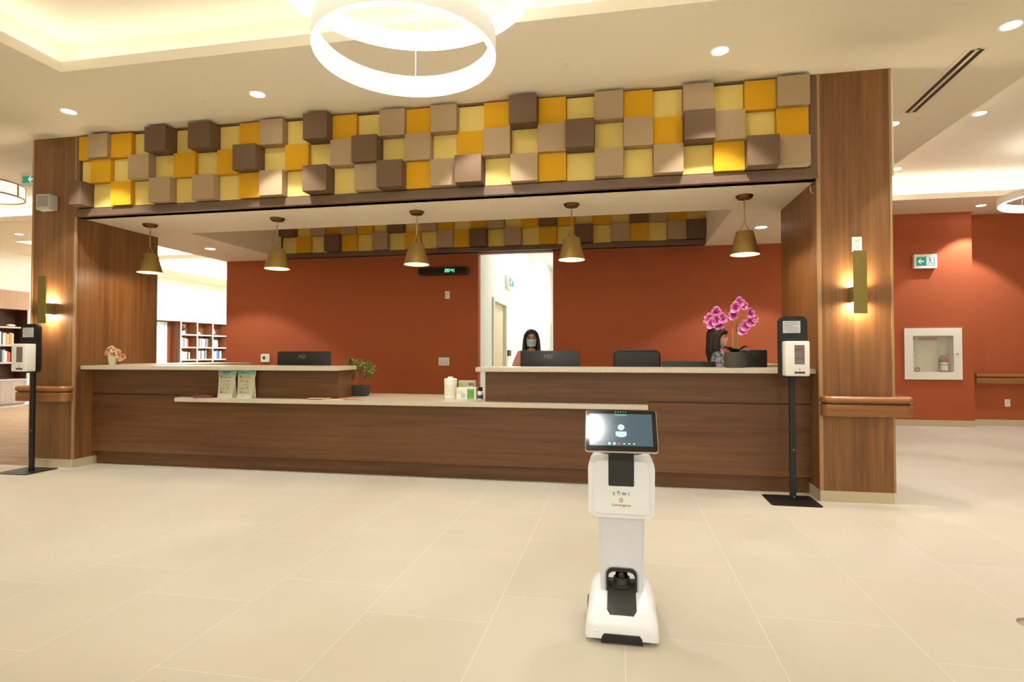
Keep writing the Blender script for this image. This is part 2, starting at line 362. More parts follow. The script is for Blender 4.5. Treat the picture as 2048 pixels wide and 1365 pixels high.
# ------------------------------------------------------------------ reception desk
d=thing('reception_desk','long walnut reception desk front between the two columns','desk',(-2.07,5.415,0))
ox,oy=-2.07,5.415
s=MB().box(-5.80-ox,-4.62-ox,0,.03,.145,.778).box(-4.62-ox,.25-ox,0,.03,.145,.722).box(.25-ox,1.651-ox,0,.03,.145,.778); s.build('front_panel',WH,d)
MB().box(-5.80-ox,1.651-ox,.06,.09,0,.145).build('toe_kick',WH,d)
for a_,b_ in((-5.80,-4.625),(.255,1.651)): MB().box(a_-ox,b_-ox,.012,.032,.778,.792).build('reveal_strip',WDARK,d)
MB().box(-5.80-ox,-4.62-ox,0,.03,.792,1.06).box(-4.62-ox,-2.86-ox,0,.03,.770,1.06).box(-2.86-ox,-2.83-ox,0,.30,.770,1.06).build('upper_panel',WH,d)
MB().box(-1.285-ox,.25-ox,0,.03,.770,1.06).box(.25-ox,1.651-ox,0,.03,.792,1.06).box(-1.285-ox,-1.262-ox,.03,.30,.770,1.06).build('upper_panel',WH,d)
def slab(name,poly,z0,z1,label):
    ax=sum(p[0] for p in poly)/len(poly); ay=min(p[1] for p in poly)
    o=MB().prism([(p[0]-ax,p[1]-ay) for p in poly],'Z',z0,z1,bev=.004).build(name,STONE); o.location=(ax,ay,0)
    return tag(o,label,'countertop')
slab('countertop',[(-5.795,5.26),(-2.775,5.26),(-2.785,5.74),(-5.795,5.74)],1.06,1.102,'raised speckled stone counter on the left, holding the white flower pot')
slab('countertop',[(-1.345,5.26),(1.647,5.26),(1.647,5.74),(-1.345,5.74)],1.06,1.102,'raised speckled stone counter on the right, holding the pink orchid')
slab('countertop',[(-4.62,5.27),(.25,5.27),(.25,5.447),(1.64,5.447),(1.64,6.25),(-4.9,6.25),(-4.9,5.447),(-4.62,5.447)],.724,.768,'long lower stone counter between the raised ones, holding the bonsai and wipes')
t=thing('return_counter','stone-topped side counter behind the left raised counter, against the left walnut panel','counter',(-5.35,5.75,0))
MB().box(-.445,.46,0,1.18,1.065,1.11,bev=.004,seg=1).build('top',STONE,t); MB().box(-.445,.40,.0,1.15,0,1.065).build('base',WY,t)
t=thing('return_counter','short stone-topped side counter behind the hand sanitizer, against the right walnut panel','counter',(1.52,6.27,0))
MB().box(-.07,.125,0,.6,1.08,1.12,bev=.004,seg=1).build('top',STONE,t); MB().box(-.05,.12,.0,.58,0,1.08).build('base',WY,t)

# ------------------------------------------------------------------ handrails
def handrail(label,path,loc):
    t=thing('handrail',label,'handrail',loc)
    pt=[(p[0]-loc[0],p[1]-loc[1]) for p in path]
    n=14; prof=[(.0+.030*math.cos(2*math.pi*k/n),.853+.030*math.sin(2*math.pi*k/n)) for k in range(n)]
    MB().sweep(pt,prof).build('rail',WRAIL,t,True,50)
    MB().sweep(pt,[(-.012,.720),(.020,.720),(.024,.728),(.024,.806),(.016,.815),(-.012,.815)]).build('bumper_board',WRAIL,t)
    MB().sweep(pt,[(-.015,.81),(.008,.81),(.008,.83),(-.015,.83)]).build('channel',WDARK,t)
    return t
def arc(c,r,a0,a1,n=6): return [(c[0]+r*math.cos(R(a0+(a1-a0)*i/n)),c[1]+r*math.sin(R(a0+(a1-a0)*i/n))) for i in range(n+1)]
pR=[(1.672,5.185)]+arc((1.712,5.14),.04,180,270)+arc((2.25,5.15),.05,270,360)+[(2.30,6.3)]
handrail('oak handrail wrapped round the right column',pR,(1.95,5.15,0))
pL=[(-6.445,6.3)]+arc((-6.395,5.15),.05,180,270)+arc((-5.862,5.14),.04,270,360)+[(-5.822,5.185)]
handrail('oak handrail wrapped round the left column behind the sanitizer stand',pL,(-6.1,5.15,0))
handrail('straight oak handrail along the red hall wall at the right edge',[(5.93,10.96),(9.0,10.96)],(7.5,10.99,0))

# ------------------------------------------------------------------ lights
def downlight(x,y,z,label,power,spot=84,blend=.25,col=SOFT,r=.062,noise=True):
    t=thing('downlight',label,'ceiling light',(x,y,z),group='recessed round downlights')
    MB().lathe([(r,-.002),(r+.014,-.004),(r+.016,0),(r,0)],seg=28).build('trim_ring',PLW,t)
    MB().lathe([(0,-.001),(r,-.001),(r,.0),(0,.0)],seg=28).build('lens',LENS,t)
    lamp('SPOT','lamp',(0,0,-.012),power,col,t,size=.05,spot=spot,blend=blend)
    return t
downlight(-5.29,4.64,ZC,'recessed downlight nearest the left column, above its sanitizer stand',P_DOWN)
downlight(-3.244,4.65,ZC,'recessed downlight between the left one and the hanging rings',P_DOWN)
downlight(-1.20,4.65,ZC,'recessed downlight behind the hanging rings',P_DOWN)
downlight(.783,4.647,ZC,'recessed downlight to the right of the hanging rings, before the block band',P_DOWN)
downlight(-.17,1.07,ZT,'recessed downlight in the raised lobby ceiling mirrored in the robot screen',P_HALL,100,r=.11)
downlight(2.79,4.671,ZC,'recessed downlight in the top right corner by the slot vent',P_DOWN)
downlight(2.78,6.48,ZC,'recessed downlight tucked beside the right column below the slot vent',P_DOWN)
downlight(4.05,7.33,ZT,'recessed downlight in the raised right ceiling, nearer the camera',P_HALL,110)
downlight(4.05,9.33,ZT,'recessed downlight in the raised right ceiling, partly behind the column',P_HALL,110)
downlight(5.716,10.355,ZC,'recessed downlight just before the red hall wall corner',P_DOWN*1.5,90)
downlight(-5.70,7.134,ZS,'recessed downlight in the low soffit at the left, near the library opening',P_SOFFIT,110)
downlight(1.644,7.116,ZS,'recessed downlight in the low soffit beside the rightmost pendant',P_SOFFIT,110)
downlight(-11.74,9.3,ZC,'small recessed downlight at the far left edge above the library shelves',P_DOWN,100)
def panel(x,y,z,sx,sy,power,label,col):
    t=thing('ceiling_panel_light',label,'ceiling light',(x,y,z))
    MB().box(-sx/2-.02,sx/2+.02,-sy/2-.02,sy/2+.02,-.01,0).build('frame',PLW,t)
    MB().box(-sx/2,sx/2,-sy/2,sy/2,-.0125,-.010).build('lens',emis('panel_lens',col,6),t)
    l=bpy.data.lights.new('lamp','AREA'); l.shape='RECTANGLE'; l.size=sx; l.size_y=sy; l.energy=power; l.color=col
    o=bpy.data.objects.new('lamp',l); C.objects.link(o); o.location=(0,0,-.016); o.parent=t
# hall lights out of view, added to raise the room's brightness
for x in (-4.0,-1.1,1.8): downlight(x,-3.4,ZC,'added recessed downlight in the hall behind the viewpoint',P_HALL,120)
for x,q in((-3.6,'left'),(-.6,'middle'),(2.4,'right')): panel(x,-3.9,ZC,1.2,.6,P_FILL,f'added fill panel light at the {q} of the hall behind the viewpoint',NEUT)  # unseen panels added to light the upright faces from the front
for y in (.4,2.6): downlight(2.78,y,ZC,'added recessed downlight out of view right of the raised lobby ceiling',P_HALL,110)  # these side downlights are unseen too, added for ambient light
for y in (1.0,3.0): downlight(-5.4,y,ZC,'added recessed downlight out of view left of the raised lobby ceiling',P_HALL,110)

def ring_pendant(x,y,z,rad,h,label,wall=.03,cables=3,em=None,a0=100,pw=0):
    t=thing('ring_pendant',label,'pendant light',(x,y,z),group='glowing ring pendants')
    MB().lathe([(rad-.004,0.004),(rad,0.004),(rad,h),(rad-wall,h),(rad-wall,h-.004),(rad-.004,h-.004),(rad-.004,.004)],seg=72).build('housing',PLW,t,True,30)
    MB().lathe([(rad-wall,h-.004),(rad-wall,0.0),(rad-.004,0.0),(rad-.004,h-.006),(rad-wall,h-.004)],seg=72).build('diffuser',em or RINGE,t,True,30)
    for k in range(cables):
        a=R(a0+k*360/cables); MB().tube([(math.cos(a)*(rad-.012),math.sin(a)*(rad-.012),h-.01),(math.cos(a)*(rad-.012),math.sin(a)*(rad-.012),ZT-z)],.0022,6).build('cable',PLW,t)
    return t
ring_pendant(-1.10,2.82,2.80,.475,.115,'smaller glowing ring pendant hanging lowest at the top of the picture',a0=104)
ring_pendant(-1.13,2.86,3.24,.72,.115,'larger glowing ring pendant hanging behind and above the smaller ring',a0=75)
ring_pendant(5.62,8.35,3.18,.72,.10,'glowing ring pendant cut off by the right edge above the fire cabinet wall')
ring_pendant(-9.05,14.0,3.0,.75,.09,'higher ring pendant in the bright library beyond the left opening')
ring_pendant(-8.75,14.1,2.55,.55,.08,'lower ring pendant in the bright library beyond the left opening')

for i,(x,lb) in enumerate(((-5.296,'brass cone pendant at the left end, before the walnut panel'),(-3.685,'second brass cone pendant from the left'),(-2.078,'middle brass cone pendant, left of the wall clock'),(-.462,'brass cone pendant right of the doorway, fourth from the left'),(1.16,'rightmost brass cone pendant, nearest the right column'))):
    t=thing('pendant_lamp',lb,'pendant light',(x,5.65,ZS),group='brass pendants over the desk')
    MB().lathe([(0,0),(.078,0),(.080,-.006),(.062,-.03),(0,-.032)],seg=32).build('canopy',BRASSD,t,True)
    s=MB()
    for q in range(2):
        ps=[(.0,.0075*math.cos(a),-.045-.024*q+.013*math.sin(a)) if q==0 else (.0075*math.cos(a),0,-.045-.022*q+.013*math.sin(a)) for a in [2*math.pi*k/12 for k in range(12)]]
        s.tube(ps,.0022,6,closed=True)
    s.build('chain_link',BRASS,t,True)
    MB().tube([(0,0,-.075),(0,0,-.235)],.006,8).build('stem',BRASS,t,True)
    s=MB()
    for sg in(-1,1): s.tube([(0,0,-.232),(sg*.006,0,-.255),(sg*.016,0,-.285),(sg*.034,0,-.315),(sg*.045,0,-.34)],.0045,8)
    s.build('yoke',BRASS,t,True)
    MB().lathe([(0,-.338),(.073,-.338),(.077,-.342),(.132,-.556),(.129,-.556),(.074,-.346),(0,-.343)],seg=40).build('shade',BRASS,t,True,40)
    MB().lathe([(.0,-.3465),(.072,-.349),(.128,-.5555)],seg=40).build('shade_lining',CREAMI,t,True,40)
    MB().sph((0,0,-.45),.032).build('bulb',emis('pendant_bulb',WARM,1.5) if i==0 else bpy.data.materials['pendant_bulb'],t,True)
    lamp('POINT','lamp',(0,0,-.548),P_PEND,WARM,t,size=.03)

for x,lb in ((1.932,'brass wall sconce on the right column below the white plate'),(-6.108,'brass wall sconce on the left column, partly behind the sanitizer stand')):
    t=thing('wall_sconce',lb,'wall light',(x,5.193,1.56),group='brass wall sconces')
    MB().box(-.052,.052,-.108,-.100,0,.517,bev=.002,seg=1).build('face_plate',BRASSG,t)
    MB().box(-.05,.05,-.10,0,.096,.222,bev=.002,seg=1).build('bracket_box',BRASSG,t)
    MB().box(-.036,.036,-.085,-.02,.2225,.2245).build('lamp_lens',emis('sconce_lens',WARM,E_SCONCE) if x>0 else bpy.data.materials['sconce_lens'],t)
    MB().box(-.036,.036,-.085,-.02,.0935,.0955).build('lamp_lens',bpy.data.materials['sconce_lens'],t)

# drum lamp at the far left
t=thing('drum_lamp','round drum ceiling lamp with gold frame at the left edge','ceiling light',(-8.22,6.05,3.30))
MB().lathe([(0,.012),(.42,.012),(.42,.17),(0,.17)],seg=48).build('drum_shade',emis('drum_shade_glow',(1,.95,.84),.42),t,True,30)
s=MB()
for z in (.006,.172):
    s.tube([(.424*math.cos(2*math.pi*k/48),.424*math.sin(2*math.pi*k/48),z) for k in range(48)],.010,6,closed=True)
for k in range(8):
    a=2*math.pi*(k+.35)/8; s.tube([(.425*math.cos(a),.425*math.sin(a),.004),(.425*math.cos(a),.425*math.sin(a),.174)],.010,6)
s.build('gold_frame',BRASS,t,True)
MB().cyl((0,0,.17),.012,ZT-3.47,10).build('rod',BRASS,t)
MB().cyl((0,0,ZT-3.30-.02),.07,.02,20).build('canopy',BRASS,t)
lamp('POINT','lamp',(0,0,-.1),7,SOFT,t,size=.3)

# unseen ceiling panels that light the library and the corridor
panel(-1.2,11.0,3.78,.6,1.2,P_CORR,'flat ceiling panel light in the corridor, before the exit sign',NEUT)
panel(-.75,15.5,3.78,.6,1.2,P_CORR,'flat ceiling panel light deep in the corridor',NEUT)
panel(-9.8,16.2,ZT,1.2,2.4,P_LIB*3,'added ceiling panel light overexposing the far library',COOL)  # unseen panel, added to overexpose the far library
panel(-9.8,10.9,ZT,1.2,1.2,22,'flat ceiling panel light in the near library ceiling',NEUT)

# ------------------------------------------------------------------ robot
RUI={}
def ui(name,col,s=1.0):
    if name not in RUI: RUI[name]=emis(name,lin(col),s)
    return RUI[name]
ROBW=mat('robot_white_shell',(236,238,240),.32,coat=.2); ROBG=mat('robot_column_shell',(214,216,222),.4)
t=thing('telepresence_robot','white wheeled robot with a tilted touchscreen standing alone on the tiled floor','robot',(.005,2.70,0))
st=[(-.212,.128,.045),(-.211,.146,.066),(-.204,.154,.090),(-.19,.157,.106),(-.16,.157,.121),(-.10,.153,.141),(-.03,.151,.166),(.04,.149,.178),(.12,.146,.176),(.19,.136,.150),(.215,.118,.11),(.218,.10,.06)]
b=bmesh.new(); rings=[]
for y,hw,zt in st:
    r=min(.042,(zt-.02)*.75); ht=hw*.978; P_=[(-hw*.99,.02),(-hw,.03+.2*(zt-.03-r))]
    P_+=[(-ht+r-r*math.cos(R(a)),zt-r+r*math.sin(R(a))) for a in (0,22,45,67,90)]+[(0,zt+.002)]
    P_+=[(ht-r+r*math.sin(R(a)),zt-r+r*math.cos(R(a))) for a in (0,22,45,67,90)]+[(hw,.03+.2*(zt-.03-r)),(hw*.99,.02)]
    rings.append([b.verts.new((x,y,z)) for x,z in P_])
n=len(rings[0])
for A,B in zip(rings,rings[1:]):
    for k in range(n): b.faces.new((A[k],A[(k+1)%n],B[(k+1)%n],B[k]))
b.faces.new(rings[0]); b.faces.new(rings[-1][::-1]); bmesh.ops.recalc_face_normals(b,faces=b.faces)
MB().add(b).build('base_shell',ROBW,t,True,50)
MB().prism([(-.118,-.185),(.118,-.185),(.138,0),(.10,.19),(-.10,.19),(-.138,0)],'Z',.004,.028).build('undercarriage',BLK,t)
for sx in(-1,1): MB().cyl((sx*.156 if sx<0 else .118,.03,.052),.052,.026,28,axis='X',bev=.004).build('wheel',BLK,t,True)
MB().prism([(-.088,.006),(.088,.006),(.084,.03),(.074,.044),(-.074,.044),(-.084,.03)],'Y',-.2165,-.19,bev=.002,seg=1).build('front_bumper',BLK,t)
for sx in(-.104,.108): MB().sph((sx,-.2115,.052),.0055).build('range_sensor',PLW,t,True)
tp=[(-.183,.1135),(-.16,.1235),(-.10,.1445),(-.03,.1695),(.02,.178),(.05,.181)]
s=MB(); bb=bmesh.new(); rows=[]
for i,(y,z) in enumerate(tp):
    hw=.050 if i==0 else .064-.0006*i
    rows.append([bb.verts.new((x,y,z+.001)) for x in(-hw,0,hw)]+[bb.verts.new((x,y,z-.02)) for x in(hw,0,-hw)])
for A,B in zip(rows,rows[1:]):
    for k in range(6): bb.faces.new((A[k],A[(k+1)%6],B[(k+1)%6],B[k]))
bb.faces.new(rows[0]); bb.faces.new(rows[-1][::-1]); bmesh.ops.recalc_face_normals(bb,faces=bb.faces)
MB().add(bb).build('deck_panel',DGREY,t,True,50)
lid=MB().cyl((0,.0,.172),.052,.007,32).cyl((0,0,.176),.037,.034,32,bev=.003).build('lidar_base',DGREY,t,True)
MB().lathe([(.026,.20),(.028,.215),(.027,.228),(.022,.240),(.012,.246),(0,.247)],seg=28).build('lidar_dome',GLOSSB,lid,True,60)
def archpts(w,z0,zt,r,n=5):
    return [(-w,z0)]+[(-w+r-r*math.cos(R(a)),zt-r+r*math.sin(R(a))) for a in [90*k/n for k in range(n+1)]]+[(w-r+r*math.sin(R(a)),zt-r+r*math.cos(R(a))) for a in [90*k/n for k in range(n+1)]]+[(w,z0)]
out=[(-.093,.145),(-.104,.51),(.104,.51),(.093,.145)]
MB().prism(out+archpts(.068,.145,.262,.03)[::-1],'Y',-.05,.055,bev=.008,seg=2).build('column',ROBG,t,True,40)
ao=archpts(.0685,.16,.2625,.03); ai=archpts(.060,.16,.248,.028)
MB().prism(ao+ai[::-1],'Y',-.052,.057).build('arch_liner',BLK,t)
tor=[(-.116,.496),(.116,.496),(.146,.517),(.148,.70)]+[(.148-.055+.055*math.cos(R(a)),.778-.06+.06*math.sin(R(a))) for a in (0,22,45,67,90)]+[(-.148+.055-.055*math.cos(R(a)),.778-.06+.06*math.sin(R(a))) for a in (90,67,45,22,0)]+[(-.148,.70),(-.146,.517)]
MB().prism(tor,'Y',-.096,.09,bev=.024,seg=6).build('torso',ROBW,t,True,80)
MB().prism([(.095*math.cos(R(a)),-.015+.062*math.sin(R(a))) for a in range(0,360,15)],'Z',.77,.7795).build('top_tray',DGREY,t)
nk=[(-.1005,.645),(-.102,.76),(-.112,.80),(-.135,.84),(-.165,.885)]
s=MB(); s.prism(nk+[(y+.016,z+.004) for y,z in nk[::-1]],'X',-.056,.056,bev=.003,seg=1); s.build('neck_arm',BLK,t)
sc_=MB().prism([(.1525*sx-.012*sx+.012*math.cos(R(a)),.1015*sz-.012*sz+.012*math.sin(R(a))) for sx,sz,A in((1,1,(0,30,60,90)),(-1,1,(90,120,150,180)),(-1,-1,(180,210,240,270)),(1,-1,(270,300,330,360))) for a in A],'Y',0,.013,bev=.002,seg=1).build('touchscreen',SILV,t,loc=(.0,-.19,.905))
sc_.rotation_euler=(R(-36),0,R(1.5))
MB().prism([(.150*sx-.011*sx+.011*math.cos(R(a)),.099*sz-.011*sz+.011*math.sin(R(a))) for sx,sz,A in((1,1,(0,30,60,90)),(-1,1,(90,120,150,180)),(-1,-1,(180,210,240,270)),(1,-1,(270,300,330,360))) for a in A],'Y',-.0012,.0005).build('glass_bezel',GLOSSB,sc_)
disp=bpy.data.materials.new('video_call_display'); disp.use_nodes=True; p_=disp.node_tree.nodes['Principled BSDF']
p_.inputs['Base Color'].default_value=(.01,.012,.014,1); p_.inputs['Roughness'].default_value=.12; p_.inputs['Emission Color'].default_value=(*lin((84,110,120)),1); p_.inputs['Emission Strength'].default_value=.32
MB().box(-.134,.132,-.0018,-.001,-.074,.080).build('display',disp,sc_)
u=lambda z0,z1,x0,x1,mm,nm: MB().box(x0,x1,-.0024,-.0019,z0,z1).build(nm,mm,sc_)
UW=ui('ui_white',(205,235,240),.42); UG=ui('ui_green',(70,200,160),.3); UR=ui('ui_red',(214,90,105),.3)
MB().prism(archpts(.027,.0,.009,.0045)[1:-1]+[(.027,.0045),(.0225,0),(-.0225,0),(-.027,.0045)],'Y',-.0024,-.0019).xf(Matrix.Translation((0,0,.070))).build('status_pill',UG,sc_)
MB().prism([(.0145*math.cos(R(a)),.0145*math.sin(R(a))+.014) for a in range(0,360,15)],'Y',-.0024,-.0019).build('avatar_head',UW,sc_)
MB().prism([(-.023,-.006),(-.023,-.026),(-.012,-.032),(0,-.034),(.012,-.032),(.023,-.026),(.023,-.006)],'Y',-.0024,-.0019).build('avatar_body',UW,sc_)
for x,mm,r in((-.050,UW,.0062),(-.029,UW,.0062),(-.009,UR,.0062)): MB().prism([(x+r*math.cos(R(a)),-.064+r*math.sin(R(a))) for a in range(0,360,20)],'Y',-.0024,-.0019).build('call_button',mm,sc_)
for x in(.012,.033,.053): MB().box(x-.004,x+.004,-.0024,-.0019,-.0665,-.0615).build('call_button',UW,sc_)
MB().box(-.07,-.03,-.0024,-.0019,.066,.0672).build('status_line',ui('ui_dim',(150,165,175),.35),sc_)
for k in range(5): MB().cyl((-.022+.011*k,-.0014,.0905),.0018,.0006,8,axis='Y').build('camera_dot',SILV,sc_)
text('lettering','tēmi',.027,INK,t,(.0,-.0966,.612),spacing=1.55)
MB().box(-.046,.046,-.0968,-.0962,.548,.597).build('sticker',PAPER,t)
LOGO=mat('logo_brick_red',(180,110,86),.6)
s=MB()
for r_,a0,a1 in((.010,40,320),(.0062,-130,130),(.0028,0,360)):
    s.tube([(r_*math.cos(R(a0+(a1-a0)*k/16)),-.0972,.5825+r_*math.sin(R(a0+(a1-a0)*k/16))) for k in range(17)],.0009,4)
s.build('sticker_logo',LOGO,t)
text('lettering','Convergence',.0155,INK,t,(0,-.0972,.560))

# ------------------------------------------------------------------ hand sanitizer stands
def rrect(x0,x1,z0,z1,r,n=4):
    o=[]
    for cx_,cz_,a0 in((x1-r,z1-r,0),(x0+r,z1-r,90),(x0+r,z0+r,180),(x1-r,z0+r,270)): o+=[(cx_+r*math.cos(R(a0+90*k/n)),cz_+r*math.sin(R(a0+90*k/n))) for k in range(n+1)]
    return o
t=thing('sanitizer_stand','black hand sanitizer stand with white dispenser in front of the right column','sanitizer stand',(1.425,5.165,0),group='hand sanitizer stands')
MB().prism(rrect(-.215,.175,-.20,.155,.025),'Z',0,.007).build('base_plate',BLKM,t)
MB().box(-.022,.024,-.012,.02,.007,1.06,bev=.003,seg=1).build('pole',BLKM,t)
for z in(.035,.425): MB().cyl((.006,-.014,z),.005,.003,12,axis='Y').build('bolt',SILV,t,True)
MB().prism(rrect(-.112,.115,1.03,1.545,.05,6),'Y',-.045,.0,bev=.006,seg=2).build('backboard',BLKM,t,True,40)
MB().box(-.078,.058,-.0475,-.0455,1.405,1.505).build('notice',mat('pale_notice',(196,198,194),.5),t)
s=MB()
for k,(a,c) in enumerate(((-.07,.03),(-.07,.045),(-.07,.0),(-.065,.04),(-.07,.05),(-.05,.045))): s.box(a,c,-.0480,-.0474,1.490-.014*k,1.4935-.014*k)
s.build('notice_print',GREYB,t)
MB().box(-.095,.075,-.050,-.0455,1.392,1.404).build('notice_ledge',BLKM,t)
MB().box(-.088,.098,-.155,-.045,1.048,1.335,bev=.012,seg=3).build('dispenser',PLW,t,True,40)
MB().box(-.022,.060,-.1565,-.150,1.142,1.305,bev=.004,seg=1).build('refill_window',mat('grey_refill_window',(128,112,112),.2,var=.25,vscale=25),t)
MB().box(-.016,.054,-.1575,-.156,1.262,1.272).build('refill_print',mat('refill_red_print',(150,70,80),.5),t)
MB().box(-.016,.054,-.1575,-.156,1.192,1.197).build('refill_print',bpy.data.materials['refill_red_print'],t)
MB().box(.034,.046,-.1575,-.156,1.206,1.220).build('refill_print',bpy.data.materials['refill_red_print'],t)
MB().box(-.022,.060,-.1565,-.150,1.068,1.086,bev=.002,seg=1).build('sensor_slot',DGREY,t)
MB().prism([(.019,1.112),(.013,1.102),(.016,1.097),(.022,1.097),(.025,1.102)],'Y',-.1562,-.154).build('drop_mark',GREYB,t)
k=copy_tree(t,None,(-6.085,4.985,0)); k['label']='black hand sanitizer stand with white dispenser at the left edge, before the left column'

# ------------------------------------------------------------------ plates, signs, clock, fire cabinet
def plate(name,label,cat,x,y,z,w_,h,kids=(),m=PLW):
    t=thing(name,label,cat,(x,y,z)); MB().box(-w_/2,w_/2,-.007,0,-h/2,h/2,bev=.002,seg=1).build('cover_plate',m,t)
    for nm,x0,x1,z0,z1,mm in kids: MB().box(x0,x1,-.0095,-.0065,z0,z1).build(nm,mm,t)
    return t
t=plate('wall_outlet','white receptacle plate directly above the right brass sconce','outlet',1.948,5.193,2.145,.078,.122,[('receptacle',-.018,.018,.006,.042,PLW2),('receptacle',-.018,.018,-.042,-.006,PLW2)])
for zz in(.026,-.022): MB().box(-.009,-.006,-.0102,-.0094,zz-.006,zz+.006).build('slot',DGREY,t); MB().box(.006,.009,-.0102,-.0094,zz-.006,zz+.006).build('slot',DGREY,t)
plate('light_switch','single white switch plate on the red wall below the clock','switch',-2.527,YB,2.105,.072,.115,[('rocker',-.016,.016,-.032,.032,PLW2)])
t=plate('light_switch','wide white triple switch plate on the red wall left of the doorway','switch',-2.58,YB,1.11,.165,.12,[('rocker',-.062,-.028,-.035,.035,PLW2),('rocker',-.017,.017,-.035,.035,PLW2),('rocker',.028,.062,-.035,.035,PLW2)])
for x in(-.045,0,.045): MB().box(x-.015,x+.015,-.0105,-.0093,-.040,-.036).build('indicator',DGREY,t)
plate('wall_outlet','small white plate low on the red hall wall below the right handrail','outlet',6.43,11.03,.39,.08,.125,[('receptacle',-.018,.018,-.04,.04,PLW2)])
t=thing('thermostat','square white thermostat on the red wall left of the monitor','thermostat',(-5.528,YB,1.158))
MB().prism(rrect(-.076,.076,-.066,.066,.022),'Y',-.028,0,bev=.004,seg=2).build('body',PLW,t,True,40)
MB().box(-.042,.004,-.0295,-.027,-.020,.026).build('lcd',DGREY,t); MB().box(.022,.040,-.0295,-.027,-.02,.026).build('key',PLW2,t)
t=thing('wall_clock','long black digital wall clock with green digits on the red wall','clock',(-2.574,YB,2.40))
MB().box(-.37,.37,-.10,0,.0,.112,bev=.006,seg=2).build('case',BLK,t,True)
MB().box(-.355,.355,-.1015,-.099,.012,.10).build('glass_face',GLOSSB,t)
for x in(-.385,.37): MB().box(x,x+.015,-.085,-.02,.01,.10).build('end_bracket',DGREY,t)
GRN=emis('green_led',(.06,1,.38),1.1)
SEG={'0':'abcdef','1':'bc','2':'abged','4':'fgbc'}
def digit(ch,x,z,w_,h):
    s=MB(); e=.007; y0,y1=-.1035,-.1012
    D={'a':(x,x+w_,z+h-e,z+h),'d':(x,x+w_,z,z+e),'g':(x,x+w_,z+h/2-e/2,z+h/2+e/2),'f':(x,x+e,z+h/2,z+h),'b':(x+w_-e,x+w_,z+h/2,z+h),'e':(x,x+e,z,z+h/2),'c':(x+w_-e,x+w_,z,z+h/2)}
    for q in SEG[ch]: a,b_,c,d_=D[q]; s.box(a,b_,y0,y1,c,d_)
    return s
for ch,x in(('2',.035),('0',.075),('4',.125),('1',.150)): digit(ch,x,.035,.030,.048).build('digit',GRN,t)
MB().box(.112,.117,-.1035,-.1012,.047,.052).box(.112,.117,-.1035,-.1012,.066,.071).build('colon',GRN,t)
EXG=emis('exit_green',lin((40,176,140)),.22); EXW=emis('exit_white',(.95,1,.98),.26)
def exit_sign(label,loc,rz,w_=.35,h=.24,stem=0,man=True):
    t=thing('exit_sign',label,'exit sign',loc,rz)
    MB().box(-w_/2,w_/2,-.07,0,-h/2,h/2,bev=.004,seg=1).build('housing',PLW,t)
    MB().box(-w_/2+.035,w_/2-.035,-.072,-.069,-h/2+.045,h/2-.045).build('green_face',EXG,t)
    k=h-.09
    cx_=-.07 if man else -.01
    MB().prism([(cx_-.050,0),(cx_-.005,.045),(cx_+.012,.045),(cx_-.014,.014),(cx_+.045,.014),(cx_+.045,-.014),(cx_-.014,-.014),(cx_+.012,-.045),(cx_-.005,-.045)],'Y',-.0735,-.0715).build('arrow',EXW,t)
    if man:
        MB().box(.012,.128,-.0732,-.0718,-k/2+.002,k/2-.002).build('doorway_mark',EXW,t)
        s=MB(); s.cyl((.062,-.0745,.052),.012,.001,14,axis='Y')
        for pts in([(.066,.036),(.070,.0),],[(.066,.032),(.040,.020),(.030,.0)],[(.068,.032),(.092,.016),(.104,.028)],[(.070,0),(.046,-.018),(.030,-.056)],[(.070,0),(.092,-.024),(.112,-.050)]): s.tube([(x,-.0742,z) for x,z in pts],.008,6,flat=.1)
        s.build('running_figure',EXG,t)
    if stem: MB().box(-.03,.03,-.05,-.02,h/2,h/2+stem).build('ceiling_mount',PLW2,t)
    return t
exit_sign('green exit sign with running figure above the fire cabinet on the red wall',(5.07,10.77,2.78),0)
exit_sign('green exit sign with white arrow hanging at the left edge beside the left column',(-7.215,5.93,3.415),0,.35,.175,.10,man=False)
exit_sign('exit sign seen edge-on on the white corridor wall above the door',(DX0,10.48,2.55),R(90),.5,.24)
t=thing('wall_speaker','small light grey box speaker high on the left column','speaker',(-6.13,5.193,2.88))
MB().prism([(-.09,-.085),(.09,-.085),(.09,.08),(-.09,.085)],'Y',-.10,0,bev=.008,seg=2).build('cabinet',PLG,t); MB().box(-.066,.072,-.1025,-.099,-.055,.065).build('grille',mat('speaker_grille_grey',(150,148,142),.7),t)
MB().box(-.098,-.09,-.03,0,-.09,-.07).build('bracket',PLG,t)
t=thing('fire_cabinet','white framed fire cabinet with a glass door recessed in the red wall','fire cabinet',(5.19,10.77,.787))
f_=MB(); f_.box(-.437,-.305,-.022,.0,0,.868).box(.305,.432,-.022,0,0,.868).box(-.305,.305,-.022,0,0,.122).box(-.305,.305,-.022,0,.738,.868); f_.build('door_frame',PLW,t)
IN=mat('cabinet_cream_lining',(222,214,184),.6)
f_=MB(); f_.box(-.314,.314,.188,.198,.115,.74).box(-.314,-.306,0,.19,.115,.74).box(.306,.314,0,.19,.115,.74).box(-.306,.306,0,.19,.115,.123).box(-.306,.306,0,.19,.732,.74); f_.build('inner_box',IN,t)
MB().box(-.306,.306,-.010,-.006,.122,.738).build('glass_pane',GLASS,t)
MB().box(.335,.375,-.030,-.022,.42,.44).build('latch',SILV,t)
MB().box(-.13,.16,.180,.187,.66,.72).build('notice_strip',mat('pink_notice_strip',(214,150,132),.6),t)
s=MB(); s.box(-.115,.145,.178,.1805,.695,.70).box(-.115,.145,.178,.1805,.68,.685); s.build('notice_print',mat('notice_red_print',(190,60,50),.6),t)
HOSE=mat('pale_hose',(214,210,196),.6)
